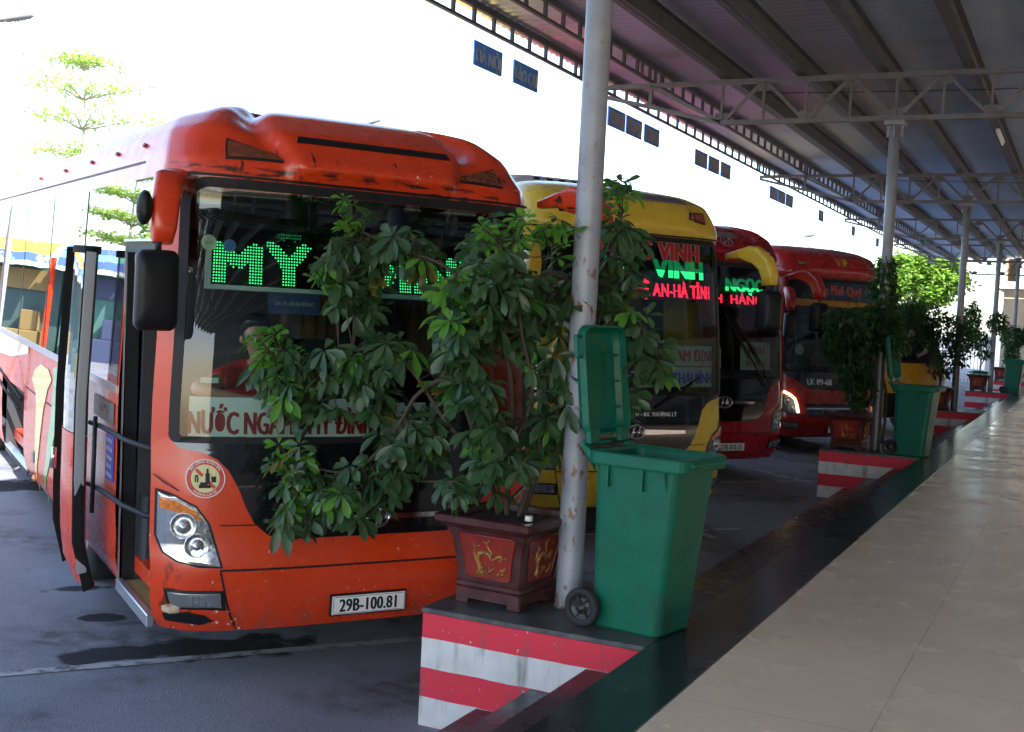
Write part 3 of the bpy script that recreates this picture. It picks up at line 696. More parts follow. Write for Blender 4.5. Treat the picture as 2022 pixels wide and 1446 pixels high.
# broken bumper corner
q = MB(); poly_patch(q, k1, [(-1.20, .455), (-1.08, .47), (-.98, .445), (-.94, .41), (-1.02, .385), (-1.12, .40), (-1.19, .41)], .005, 8, 8, .004); q.build('bumper_crack', M_black, b1)
q = MB(); poly_patch(q, k1, [(-1.20, .50), (-1.15, .52), (-1.11, .50), (-1.12, .465), (-1.16, .455), (-1.20, .47)], .006, 6, 6, .004); q.build('exposed_filler', mat('pale_filler', (.6, .5, .35), .8, noise=((.3, .2, .12), 30, .4, .6)), b1)
q = MB(); random.seed(3)
for i in range(30):
    u, z = random.choice(((random.uniform(-.96, -.90), random.uniform(.36, .5)), (random.uniform(-1.2, -.85), random.uniform(.36, .40)), (random.uniform(-.84, -.80), random.uniform(.35, .42)), (random.uniform(.25, .55), random.uniform(2.965, 3.04)), (random.uniform(-1.1, 1.1), random.uniform(.35, 1.3))))
    r = random.uniform(.002, .008) if i % 5 else random.uniform(.006, .014); s = k1.s_of_u(u)
    q.add([k1.P(s+r*random.uniform(.5, 1)*math.cos(t), z+r*random.uniform(.4, 1)*math.sin(t), .0045) for t in [2*math.pi*j/7 for j in range(7)]], [tuple(range(7))])
q.build('paint_chips', mat('bare_primer', (.62, .52, .45), .7), b1)
# --- the driver's mate leaning over the dashboard of the orange coach
def skin_body(name, verts, edges, radii, m, parent, lv=2):
    me = bpy.data.meshes.new(name); me.from_pydata(verts, edges, []); o = bpy.data.objects.new(name, me); S.collection.objects.link(o)
    md = o.modifiers.new("skin", 'SKIN'); md.use_smooth_shade = True
    for i, r in enumerate(radii): me.skin_vertices[0].data[i].radius = (r if isinstance(r, tuple) else (r, r))
    me.skin_vertices[0].data[0].use_root = True
    s = o.modifiers.new("sub", 'SUBSURF'); s.levels = lv; s.render_levels = lv
    me.materials.append(m); o.parent = parent; return o
pe = empty('person'); tag(pe, 'dark-haired man in a red shirt leaning over the dashboard behind the windscreen', 'person')
pe.matrix_world = b1.matrix_world.copy(); pe.location = b1.location; pe.rotation_euler = b1.rotation_euler
M_skin = mat('skin', (.42, .22, .14), .5)
V = [(-.28, 1.30, 1.12), (-.32, 1.22, 1.40), (-.37, 1.08, 1.66), (-.41, 1.00, 1.80), (-.44, .95, 1.88), (-.46, .92, 1.95), (-.47, .91, 2.03), (-.47, .93, 2.09),
     (-.56, 1.02, 1.74), (-.76, .80, 1.70), (-.93, .62, 1.68), (-.82, .53, 1.655), (-.66, .47, 1.63), (-.60, .45, 1.62),
     (-.19, 1.08, 1.72), (-.05, .90, 1.62), (.0, .68, 1.56), (-.14, .54, 1.56), (-.26, .48, 1.57), (-.31, .46, 1.57), (-.35, 1.35, .98), (-.38, 1.6, .9)]
Eg = [(0, 1), (1, 2), (2, 3), (3, 4), (4, 5), (5, 6), (6, 7), (2, 8), (8, 9), (9, 10), (10, 11), (11, 12), (12, 13), (2, 14), (14, 15), (15, 16), (16, 17), (17, 18), (18, 19), (0, 20), (20, 21)]
Rr = [.15, .14, .145, .065, .058, .085, .092, .06, .075, .052, .042, .036, .027, .034, .075, .052, .042, .036, .027, .034, .13, .1]
bd = skin_body('body', V, Eg, Rr, M_skin, pe)
Vs = V[:3]+[V[8], (-.66, .91, 1.72), (-.76, .80, 1.705), V[14], (-.12, .99, 1.67), (-.06, .91, 1.63), V[3]]
sh = skin_body('shirt', Vs, [(0, 1), (1, 2), (2, 3), (3, 4), (4, 5), (2, 6), (6, 7), (7, 8), (2, 9)], [.165, .16, .165, .092, .082, .07, .092, .082, .07, .082], mat('red_shirt', (.5, .01, .015), .8, noise=((.38, .01, .012), 12, .4, .6)), pe)
q = MB(); M_hair = mat('black_hair', (.008, .007, .007), .5)
random.seed(5)
rg = []
for i in range(9):
    t = lin(-.15, 1, i/8)*math.pi/2; r = .104*math.cos(t); zz = 2.035+.105*math.sin(t)
    rg.append([(-.47+r*math.cos(a)*(1+.05*random.random()), .935+.015*(1-math.sin(t))+r*1.08*math.sin(a)*(1+.05*random.random()), zz+(.045 if math.sin(a) < -.5 and i < 3 else 0)) for a in [2*math.pi*j/18 for j in range(18)]])
q.rings(rg, smooth=True); q.build('hair', M_hair, pe)
q = MB()
for sx in (-1, 1):
    q.mat(bpy.data.materials.get('eye_white') or mat('eye_white', (.35, .3, .27), .4)).lathe([(.0, -.004), (.007, -.002), (.009, .0), (.007, .002), (0, .004)], Matrix.Translation((-.475+sx*.033, .828, 1.975)) @ Matrix.Rotation(R(90), 4, 'X'), 10)
    q.mat(M_hair).lathe([(.0, -.002), (.007, .0), (.0, .003)], Matrix.Translation((-.475+sx*.033, .822, 1.975)) @ Matrix.Rotation(R(90), 4, 'X'), 8); q.box(-.475+sx*.033-.018, -.475+sx*.033+.018, .822, .828, 1.995, 2.0)
q.build('eyes', None, pe)
q = MB(); q.rings([[(-.477+x*w_, y, z) for x, y in ((-.014, .86), (0, .86-d), (.014, .86))] for z, w_, d in ((1.985, .5, .03), (1.955, .9, .05), (1.94, 1.1, .045), (1.935, .8, .02))], smooth=True); q.build('nose', M_skin, pe)
q = MB(); q.tube([(-.50, .842, 1.908), (-.477, .836, 1.906), (-.455, .842, 1.908)], [.003, .006, .003], 6); q.build('mouth', mat('lips', (.3, .1, .08), .5), pe)
for sx in (-1, 1):
    q = MB(); q.lathe([(0, -.012), (.022, -.008), (.026, 0), (.018, .008), (0, .004)], Matrix.Translation((-.47+sx*.088, .93, 1.965)) @ Matrix.Rotation(R(90), 4, 'Y'), 12); q.build('ear', M_skin, pe)
def hand(base, dirv, side):
    d = Vector(dirv).normalized(); x = d.cross(Vector((0, 0, 1))).normalized(); up = x.cross(d)
    vs = [Vector(base), Vector(base)+d*.05]; ed = [(0, 1)]; rr = [.030, .026]
    for i, (o, Lf) in enumerate(((-.027, .062), (-.009, .074), (.009, .07), (.026, .056))):
        a = vs[0]+d*.075+x*o; b_ = a+d*Lf*.5-up*.006; c = b_+d*Lf*.4-up*.02; k = len(vs); vs += [a, b_, c]; ed += [(1, k), (k, k+1), (k+1, k+2)]; rr += [.0105, .009, .0075]
    a = vs[0]+d*.03+x*side*.035; b_ = a+d*.03+x*side*.015-up*.006; k = len(vs); vs += [a, b_]; ed += [(0, k), (k, k+1)]; rr += [.012, .010]
    return skin_body('hand', [tuple(v) for v in vs], ed, rr, M_skin, pe, 1)
hand((-.62, .455, 1.625), (.9, -.25, -.12), -1); hand((-.28, .475, 1.57), (-.9, -.2, -.1), 1)
# --- yellow coach
def slot_mat(): return mat('slot_grey', (.12, .13, .15), .4)
SM = slot_mat()
c2 = dict(name='yellow_coach', label='yellow coach behind the rusty column, VINH in red letters over its lit sign', group=GB, x=-4.06, y=11.24, th=.93, pitch=.02,
          zb=1.47, zt=3.10, top=3.66, paint=P_yellow, slot=(.0, .82, 3.46, 3.52, SM), mirror=std_mirrors(P_yellow), marker=[(.98, 3.37), (.74, 3.36), (.70, 3.30), (.94, 3.27)], marker_mat=M_red_dark,
          lens=mat('dark_headlight', (.12, .08, .08), .15, metal=.3, coat=1), wipers=[(.25, 1.35, .7, 1.6)], curtains=())
b2, k2, v2 = make_coach(c2)
led_sign(k2, b2, -1.0, 1.08, 2.46, 2.92, [('VINH', .66, 2.70, .19, 1.15, .05, M_green_led, .0065, .0125), ('NGHỆ AN-HÀ TĨNH', .50, 2.50, .135, .78, .03, M_red_led, .0065, .0125), ('BX', -.2, 2.72, .16, 1.1, .03, M_green_led, .0065, .0125)], frame=False)
def decal(sk, root, tx, s, z, h, sx, bold, m1, m2=None, obold=.05, name='screen_lettering', off=.004, space=1):
    if m2: q = MB(); surf_text(q, sk, tx, s, z, h, sx, bold+obold, off, space); q.build(name+'_outline', m2, root)
    q = MB(); surf_text(q, sk, tx, s, z, h, sx, bold, off+.002, space); q.build(name, m1, root)
M_pink = mat('pink_outline', (.6, .32, .34), .5)
decal(k2, b2, 'VINH', .58, 2.86, .19, .9, .035, M_redtext, M_pink, .02); decal(k2, b2, 'ĐỨC', -.05, 2.86, .19, .9, .035, M_redtext, M_pink, .02)
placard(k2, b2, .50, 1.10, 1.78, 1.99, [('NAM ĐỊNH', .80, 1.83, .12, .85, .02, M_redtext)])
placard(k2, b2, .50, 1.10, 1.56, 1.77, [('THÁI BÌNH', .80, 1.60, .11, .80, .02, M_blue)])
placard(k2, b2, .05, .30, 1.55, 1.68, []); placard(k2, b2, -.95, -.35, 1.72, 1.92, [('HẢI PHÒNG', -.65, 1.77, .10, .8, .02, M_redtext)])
decal(k2, b2, 'BX. BẮC NINH – BX. THƯỢNG LÝ', .10, 1.26, .042, .95, .02, M_pvc, None, name='nose_lettering', off=.007)
nose_badge(k2, b2, 1.10, .62, .035, (.10, .07))
q = MB(); q.rings([[(x, y+(d if y < 2 else -d), z) for x, y in rrect(-.88+d, .88-d, 1.5, 3.6, .2, 4, 2)] for z, d in ((3.60, 0), (3.67, .03), (3.73, .14), (3.76, .35))], smooth=True)
ac = q.build('roof_unit', mat('roof_unit_grey', (.45, .44, .45), .5), b2)
q = MB()
for i in range(7): q.box(-.50+.16*i, -.43+.16*i, 1.56, 1.64, 3.66, 3.71)
q.build('roof_vent', M_black, ac)
# --- red coach
c3 = dict(name='dark_red_coach', label='dark red coach between the yellow coach and the scarlet one, registered 37B-010.35', group=GB, x=-4.52, y=16.07, th=.95, pitch=.02,
          zb=1.47, zt=3.10, top=3.66, paint=P_red, horn=True, slot=(-.5, .3, 3.44, 3.50, M_alu), mirror=std_mirrors(P_yellow, sides=(-1,)), plate='37B-010.35', plate_z=.52, plate_s=.15,
          lens=mat('dark_headlight_b', (.12, .12, .13), .15, metal=.3, coat=1), wipers=[(.15, 1.36, .1, 2.15), (.75, 1.38, .15, 2.2), (.9, 1.4, .35, 2.1)], curtains=())
c3['mirror'] = std_mirrors(P_scarlet)
b3, k3, v3 = make_coach(c3)
led_sign(k3, b3, -.8, 1.0, 2.48, 2.95, [('ĐÔ  NGỌC', .22, 2.72, .18, 1.0, .05, M_green_led, .0065, .0125), ('KH  HÀNG', .30, 2.54, .13, 1.2, .03, M_red_led, .0065, .0125)], frame=False)
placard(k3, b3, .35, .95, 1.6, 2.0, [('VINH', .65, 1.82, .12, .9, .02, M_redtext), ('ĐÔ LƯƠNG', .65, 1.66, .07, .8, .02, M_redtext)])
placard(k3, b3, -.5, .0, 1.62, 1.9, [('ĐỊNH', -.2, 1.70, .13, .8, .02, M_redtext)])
nose_badge(k3, b3, 1.14, .55, .03, (.14, .075))
q = MB()
rr = []
for i in range(32):
    t = 2*math.pi*i/32; c = k3.P(.03+.11*math.cos(t), 3.38+.06*math.sin(t), .015); rr.append([c+Vector((math.cos(t), 0, math.sin(t)))*(.01*math.cos(a))+Vector((0, .01*math.sin(a), 0)) for a in [math.pi*j/3 for j in range(6)]])
q.rings(rr+[rr[0]], caps=(False, False), smooth=True)
for sg in (-1, 1): q.tube([k3.P(.03+sg*.04-.012, 3.34, .015), k3.P(.03+sg*.04+.012, 3.42, .015)], .009, 6)
q.tube([k3.P(-.01, 3.372, .015), k3.P(.07, 3.388, .015)], .009, 6); q.build('cap_badge', mat('dull_badge', (.3, .3, .33), .35, metal=.7), b3)
# --- scarlet coach
c4 = dict(name='scarlet_coach', label='scarlet coach marked VIP with gold letters and one lit white running light', group=GB, x=-3.90, y=21.24, th=.96, pitch=.02,
          zb=1.47, zt=3.12, top=3.72, paint=P_scarlet, mirror=std_mirrors(P_scarlet, sides=(-1,)), drl=True, marker=[(1.0, 3.38), (.80, 3.37), (.80, 3.34), (.97, 3.33)], marker_mat=M_alu, wipers=[], curtains=(),
          lens=mat('dark_headlight_c', (.14, .14, .15), .15, metal=.3, coat=1), mask_pts=[(1.15, 1.47), (1.14, 1.42), (1.05, 1.37), (.9, 1.30), (.8, 1.22), (.6, 1.17), (.4, 1.16)])
b4, k4, v4 = make_coach(c4)
decal(k4, b4, 'VIP', .05, 3.34, .14, 1.1, .02, M_gold, None, name='cap_lettering', off=.02, space=1.1)
q = MB(); patch(q, k4, [2.76, 2.9, 3.07], -1.05, 1.05, .004, 20); q.build('screen_band', M_gloss_black, b4)
decal(k4, b4, 'An Phú Quý', .05, 2.84, .17, .95, .02, M_redtext, M_pink, .02, off=.007)
q = MB(); patch(q, k4, [2.62, 2.68, 2.74], -.98, 1.0, .005, 20); q.build('amber_strip', mat('amber_strip', (.30, .15, .02), .5), b4)
decal(k4, b4, 'TUYẾN XE BẮC NINH - NGHỆ AN', 0, 2.645, .075, .9, .02, M_gold, None, off=.008)
decal(k4, b4, 'LK 89-68', -.45, 1.25, .11, 1, .02, M_pvc, None, name='nose_lettering', off=.008)
q = MB(); poly_patch(q, k4, [(-.75, .92), (.75, .92), (.7, .72), (-.7, .72)], .006, 3, 12); q.build('lower_grille', M_gloss_black, b4)
q = MB(); poly_patch(q, k4, [(-.72, .85), (.72, .85), (.72, .82), (-.72, .82)], .014, 2, 12); q.build('grille_bar', M_alu, b4)
sticker(k4, b4, -.88, 1.85, .09, mat('pale_round', (.45, .45, .45), .5))
# --- small yellow bus further along
def make_minibus():
    r = empty('yellow_minibus', (-3.35, 26.6, -.64), (.0, 0, .86)); tag(r, 'small amber yellow bus with a black bumper, half hidden by the leafy pots', 'bus')
    hw = [(.3, .98), (.5, 1.02), (1.2, 1.04), (1.85, .98), (2.08, .92), (2.18, .8), (2.23, .5), (2.25, 0)]
    rk = [(.3, .05), (.5, 0), (1.1, .03), (1.25, .07), (1.85, .45), (2.0, .55), (2.1, .7), (2.2, 1.0), (2.25, 1.6)]
    kk = Skin([(z, h_*1.0) for z, h_ in hw], rk, D=.3, n=3.5)
    L = 6.6; Se = kk.sc+L-kk.D; sw = kk.s_of_u(1.13)
    zl = [.3, .4, .5, .7, .9, 1.1, 1.25, 1.4, 1.6, 1.8, 1.9, 2.0, 2.08, 2.14, 2.18, 2.2, 2.22, 2.24, 2.25]; sl = sorted([-Se, -3, -1.8, Se, 3, 1.8]+[lin(-sw-.15, sw+.15, i/30) for i in range(31)])
    m_ = MB(); ix = {}
    for i, s in enumerate(sl):
        for j, z in enumerate(zl): ix[i, j] = len(m_.v); m_.v.append(tuple(kk.P(s, z)))
    for i in range(len(sl)-1):
        for j in range(len(zl)-1): m_.face((ix[i, j], ix[i+1, j], ix[i+1, j+1], ix[i, j+1]), True)
    m_.build('body', P_amberbus, r)
    m_ = MB(); ring_patch(m_, kk, rrect(-sw, sw, 1.22, 1.90, .14), rrect(-sw+.07, sw-.07, 1.27, 1.85, .1), .008); m_.build('windshield_seal', M_black, r)
    m_ = MB(); patch(m_, kk, [lin(1.24, 1.88, i/8) for i in range(9)], -sw+.03, sw-.03, .004, 24); m_.build('windshield', mat('dark_screen', (.012, .015, .02), .05), r)
    m_ = MB(); patch(m_, kk, [.32, .5, .72], -sw-.1, sw+.1, .02, 24, lip=.02); bp = m_.build('bumper', M_black, r)
    m_ = MB(); m_.box(-.24, .24, kk.P(0, .55, .03).y-.01, kk.P(0, .55, .03).y, .49, .60); m_.build('number_plate', M_white, r)
    for sg in (-1, 1):
        m_ = MB(); poly_patch(m_, kk, [(sg*1.12, 1.0), (sg*.82, .95), (sg*.82, .78), (sg*1.12, .80)], .01, 5, 6); m_.build('headlight', M_lens, r)
        for v in (1.5, 3.4): 
            m_ = MB(); a, b = sorted((sg*(kk.sc+v-kk.D), sg*(kk.sc+v+1.7-kk.D))); patch(m_, kk, [1.3, 1.5, 1.8], a, b, .006, 4); m_.build('side_window', M_side, r)
        for v in (1.2, 5.2):
            m_ = MB(); m_.lathe([(.2, -.1), (.36, -.1), (.38, -.07), (.38, .07), (.36, .1), (.2, .1)], Matrix.Translation((sg*.92, v, .38)) @ Matrix.Rotation(R(90*sg), 4, 'Y'), 24); t = m_.build('wheel', M_tyre, r)
            m_ = MB(); m_.lathe([(.22, .09), (.1, .05), (0, .06)], Matrix.Translation((sg*.92, v, .38)) @ Matrix.Rotation(R(90*sg), 4, 'Y'), 20); m_.build('rim', M_alu, t)
    m_ = MB(); patch(m_, kk, [1.95, 2.0], -.5, .5, .01, 10); m_.build('route_strip', M_redtext, r)
make_minibus()
bpy.data.objects['yellow_minibus'].scale = (1.1, 1.1, 1.3)
# --- parked car further along
def make_car():
    r = empty('parked_car', (-5.6, 35.5, -.6), (0, 0, .95)); tag(r, 'pale grey car parked beyond the small yellow bus', 'car')
    prof = [(-.0, .35), (.0, .62), (.1, .72), (1.0, .90), (1.15, .93), (1.85, 1.38), (2.1, 1.45), (3.0, 1.43), (3.6, 1.15), (3.9, .98), (4.3, .95), (4.4, .8), (4.4, .35)]
    m_ = MB(); rings = []
    for x in (-.85, -.84, -.78, -.6, 0, .6, .78, .84, .85):
        k = abs(x); rings.append([(x*(1 if z < .95 else 1-.22*(z-.95)/.5), y, (z if z < .95 else .95+(z-.95)*(1-.25*sstep(.55, .85, k))) - (.05 if k > .83 and z > .5 else 0)) for y, z in prof])
    m_.rings(rings, smooth=False); m_.build('body', mat('silver_paint', (.35, .36, .38), .3, metal=.3, coat=.5), r)
    m_ = MB(); m_.rings([[(x, y-.012, z+.01) for x in (-.7, -.35, 0, .35, .7)] for y, z in ((1.2, .96), (1.80, 1.345))], closed=False, caps=(False, False)); m_.build('windshield', mat('pale_screen', (.25, .28, .30), .1), r)
    for sg in (-1, 1):
        m_ = MB(); m_.box(sg*.5, sg*.78, -.02, .03, .58, .70, bev=.01); m_.build('headlight', M_lens, r)
        m_ = MB(); m_.rings([[(sg*.855, y, z) for y, z in ((1.5, .95), (3.5, .95))], [(sg*.77, y, z) for y, z in ((1.95, 1.32), (3.05, 1.32))]], closed=False, caps=(False, False)); m_.build('side_window', M_gloss_black, r)
        for v in (.8, 3.5):
            m_ = MB(); m_.lathe([(.18, -.1), (.30, -.1), (.32, -.07), (.32, .07), (.3, .1), (.18, .1)], Matrix.Translation((sg*.78, v, .32)) @ Matrix.Rotation(R(90*sg), 4, 'Y'), 24); m_.build('wheel', M_tyre, r)
    m_ = MB(); m_.box(-.8, .8, -.04, .02, .35, .55, bev=.02); m_.build('bumper', M_black, r)
make_car()
# ------------------------------------------------------------------ ground, platform
def tile_lines(n, l, co, w_, h_, thick, ox=0, oy=0):
    sx = n.new("ShaderNodeSeparateXYZ"); l.new(co, sx.inputs[0]); outs = []
    for ax, p, o in ((0, w_, ox), (1, h_, oy)):
        a = n.new("ShaderNodeMath"); a.operation = 'ADD'; a.inputs[1].default_value = 1000*p+o; l.new(sx.outputs[ax], a.inputs[0])
        m_ = n.new("ShaderNodeMath"); m_.operation = 'MODULO'; m_.inputs[1].default_value = p; l.new(a.outputs[0], m_.inputs[0])
        c = n.new("ShaderNodeMath"); c.operation = 'LESS_THAN'; c.inputs[1].default_value = thick; l.new(m_.outputs[0], c.inputs[0]); outs.append(c.outputs[0])
    return mx_(n, l, *outs)
M_road = mat('asphalt', (.18, .19, .225), .78, noise=((.23, .24, .275), 1.6, .3, .7), bump=(110, .5, .012), var=.1, vscale=3)
add_mask(M_road, (.24, .24, .245), .8, lambda n, l, co: nz(n, l, co, 170, .60, .68, 2))
add_mask(M_road, (.06, .06, .066), .8, lambda n, l, co: nz(n, l, co, 130, .58, .68, 2))
add_mask(M_road, (.065, .065, .07), .8, lambda n, l, co: mul(n, l, nz(n, l, co, .9, .5, .62, 7), nz(n, l, co, 7, .3, .7, 6)))
M_road.node_tree.nodes["Principled BSDF"].inputs["Specular IOR Level"].default_value = .35
def wet(n, l, co):
    outs = None
    t = n.new("ShaderNodeTexNoise"); t.inputs["Scale"].default_value = 3.2; t.inputs["Detail"].default_value = 4; l.new(co, t.inputs["Vector"])
    for x, y, rx, ry in ((-5.75, 5.8, .14, .07), (-5.05, 5.45, .62, .17), (-9.8, 8.6, .9, .35), (-6.4, 6.2, .24, .08), (-4.65, 5.9, .5, .28)):
        mp = n.new("ShaderNodeMapping"); mp.vector_type = 'POINT'; mp.inputs["Location"].default_value = (-x/rx*.0, 0, 0)
        sb = n.new("ShaderNodeVectorMath"); sb.operation = 'SUBTRACT'; sb.inputs[1].default_value = (x, y, 0); l.new(co, sb.inputs[0])
        ro = n.new("ShaderNodeVectorRotate"); ro.rotation_type = 'Z_AXIS'; ro.inputs["Angle"].default_value = -.975; l.new(sb.outputs[0], ro.inputs[0])
        sc = n.new("ShaderNodeVectorMath"); sc.operation = 'MULTIPLY'; sc.inputs[1].default_value = (1/rx, 1/ry, 0); l.new(ro.outputs[0], sc.inputs[0])
        ln = n.new("ShaderNodeVectorMath"); ln.operation = 'LENGTH'; l.new(sc.outputs[0], ln.inputs[0])
        ad = n.new("ShaderNodeMath"); ad.operation = 'MULTIPLY_ADD'; ad.inputs[1].default_value = 3.2; l.new(t.outputs["Fac"], ad.inputs[0]); l.new(ln.outputs["Value"], ad.inputs[2])
        r = n.new("ShaderNodeMapRange"); r.inputs[1].default_value = 2.62; r.inputs[2].default_value = 2.30; l.new(ad.outputs[0], r.inputs[0])
        outs = r.outputs[0] if outs is None else mx_(n, l, outs, r.outputs[0])
    return outs
add_mask(M_road, (.014, .014, .016), .3, wet)
road_z = lambda x: -.64+.0325*(-x-3.1) if x < -3.1 else -.64
def road_zz(x): return road_z(max(x, -24))
q = MB(); xs = [-900, -200, -60, -24, -14, -3.1, -1.0]; ys = [-300, -20, 0, 20, 80, 300, 1200]
q.rings([[(x, y, road_zz(x)) for x in xs] for y in ys], closed=False, caps=(False, False)); q.f = [f[::-1] for f in q.f]
tag(q.build('road', M_road), kind='structure')
M_line = mat('worn_line_paint', (.36, .36, .36), .7, noise=((.10, .10, .105), 9, .5, .62))
def ground_line(x0, y0, x1, y1, w_):
    q = MB(); d = Vector((x1-x0, y1-y0, 0)); n_ = 24; px = Vector((-d.y, d.x, 0)).normalized()*w_/2
    q.rings([[(x0+d.x*t+sg*px.x, y0+d.y*t+sg*px.y, road_zz(x0+d.x*t+sg*px.x)+.005) for sg in (1, -1)] for t in [i/n_ for i in range(n_+1)]], closed=False, caps=(False, False))
    return q
ca, sa = math.cos(.975), math.sin(.975)
q = MB()
def gl(x0, y0, x1, y1, w_=.11):
    g = ground_line(x0, y0, x1, y1, w_); q.add(g.v, g.f)
for k in range(4):
    cx, cy = -4.62+.1*k, 5.72+5.1*k
    gl(cx-ca*1.6-(.8*ca if k == 0 else 0), cy-sa*1.6-(.8*sa if k == 0 else 0), cx+ca*2.2, cy+sa*2.2, .085)
for k in range(5):
    cx, cy = -3.35, 2.6+5.1*k+4.2; gl(cx, cy, cx-sa*12, cy+ca*12, .10)
tag(q.build('parking_lines', M_line), kind='structure')
M_granite = mat('black_granite', (.010, .015, .018), .24, spec=.35, noise=((.028, .032, .036), 30, .4, .7), var=.05, vscale=5)
add_mask(M_granite, (.09, .10, .10), .5, lambda n, l, co: mul(n, l, nz(n, l, co, 2.5, .5, .85), nz(n, l, co, 18, .35, .8)))
M_tile = mat('beige_floor_tile', (.82, .64, .46), .24, noise=((.79, .615, .44), 1.1, .3, .7), var=.09, vscale=2.5)
add_mask(M_tile, (.36, .29, .22), .5, lambda n, l, co: tile_lines(n, l, co, .8, .8, .004, 1.48))
q = MB(); q.box(-1.85, -1.48, -14, 62, -.64, 0, bev=.006); tag(q.build('platform_edge', M_granite), kind='structure')
q = MB(); q.box(-1.48, 16, -14, 62, -.64, .0); tag(q.build('platform', M_tile), kind='structure')
M_step = mat('step_granite', (.035, .036, .042), .3, noise=((.06, .06, .068), 25, .4, .7), var=.1)
q = MB()
for i in range(3): q.box(-1.85-.304*(i+1), -1.85-.304*i, -14, 62, -.66, -.16*(i+1)-.002, bev=.004)
tag(q.build('steps', M_step), kind='structure')
# striped piers
M_pier = mat('painted_concrete', (.62, .61, .60), .65, noise=((.50, .49, .48), 5, .4, .7), bump=(30, .15, .01))
def stripes(n, l, co):
    sx = n.new("ShaderNodeSeparateXYZ"); l.new(co, sx.inputs[0])
    t = n.new("ShaderNodeTexNoise"); t.inputs["Scale"].default_value = 4; l.new(co, t.inputs["Vector"])
    a = n.new("ShaderNodeMath"); a.operation = 'MULTIPLY_ADD'; a.inputs[1].default_value = .014; l.new(t.outputs["Fac"], a.inputs[0]); l.new(sx.outputs[2], a.inputs[2])
    b = n.new("ShaderNodeMath"); b.operation = 'ADD'; b.inputs[1].default_value = 32-.007; l.new(a.outputs[0], b.inputs[0])
    m_ = n.new("ShaderNodeMath"); m_.operation = 'MODULO'; m_.inputs[1].default_value = .32; l.new(b.outputs[0], m_.inputs[0])
    g = n.new("ShaderNodeMath"); g.operation = 'GREATER_THAN'; g.inputs[1].default_value = .16; l.new(m_.outputs[0], g.inputs[0]); return g.outputs[0]
add_mask(M_pier, (.62, .022, .048), .5, stripes)
add_mask(M_pier, (.60, .50, .45), .6, lambda n, l, co: nz(n, l, co, 24, .67, .70, 3))
add_mask(M_pier, (.10, .08, .08), .6, lambda n, l, co: mul(n, l, nz(n, l, co, 9, .56, .72, 6, (1, 1, .18)), nz(n, l, co, 3, .35, .6)))
M_piertop = mat('pier_top_stone', (.05, .052, .058), .45, noise=((.12, .12, .12), 6, .45, .7), var=.15)
DY = 10.397
pier_label = ['red and white striped pier under the nearest rusty column', 'second striped pier, under the dark column wrapped in leaves', 'third striped pier with its pot hidden by the column', 'fourth striped pier, with the red pot left of a closed bin', 'fifth striped pier at the far right by the cream building', 'sixth striped pier at the far end of the platform']
for k in range(6):
    y = 5.444+DY*k; r = empty('striped_pier', (-2.47, y, 0)); tag(r, pier_label[k], 'pier', 'striped piers along the platform edge')
    q = MB(); q.box(-.638, .618, 0, 1.15, -.64, -.026, bev=.004); q.build('pier_wall', M_pier, r)
    q = MB(); q.box(-.645, .62, -.006, 1.156, -.025, .002, bev=.003); q.build('pier_top', M_piertop, r)
# ------------------------------------------------------------------ canopy
M_steel = mat('grey_painted_steel', (.15, .155, .17), .5, noise=((.11, .105, .11), 6, .45, .7))
M_purlin = mat('dark_purlin_paint', (.070, .075, .095), .55, noise=((.045, .048, .06), 3, .45, .7))
M_col = mat('column_paint', (.28, .30, .345), .4, noise=((.21, .225, .265), 5, .35, .7), bump=(20, .08, .01))
add_mask(M_col, (.14, .05, .022), .8, lambda n, l, co: mul(n, l, nz(n, l, co, 26, .60, .66, 6, (1, 1, .5)), axis_band(n, l, co, 2, -1, 2.4, .8)))
add_mask(M_col, (.10, .04, .02), .8, lambda n, l, co: mul(n, l, nz(n, l, co, 12, .40, .50, 6), axis_band(n, l, co, 2, -.1, .05, .06)))
add_mask(M_col, (.2, .18, .17), .8, lambda n, l, co: nz(n, l, co, 30, .62, .68, 6))
M_col2 = M_col.copy(); M_col2.name = 'column_paint_shaded_foot'
add_mask(M_col2, (.075, .07, .085), .6, lambda n, l, co: axis_band(n, l, co, 2, -1, 1.7, .04))  # shade on the second and third columns, painted into their lower colour
M_foil = mat('foil_roof_sheet', (.70, .81, 1.0), .38, metal=.8, noise=((.60, .71, .90), 1.3, .35, .7), bump=(90, .2, .006), var=.05)
cp = empty('station_canopy', (-2.4715, 5.934, 0)); tag(cp, 'long grey steel platform canopy on round columns with open trusses', 'canopy')
OX, OY = 2.4715, -5.934
def cbuild(q, name, m): 
    q.v = [(x+OX, y+OY, z) for x, y, z in q.v]; return q.build(name, m, cp)
X1 = 9.9  # unseen right edge, set to limit the skylight reaching under the canopy
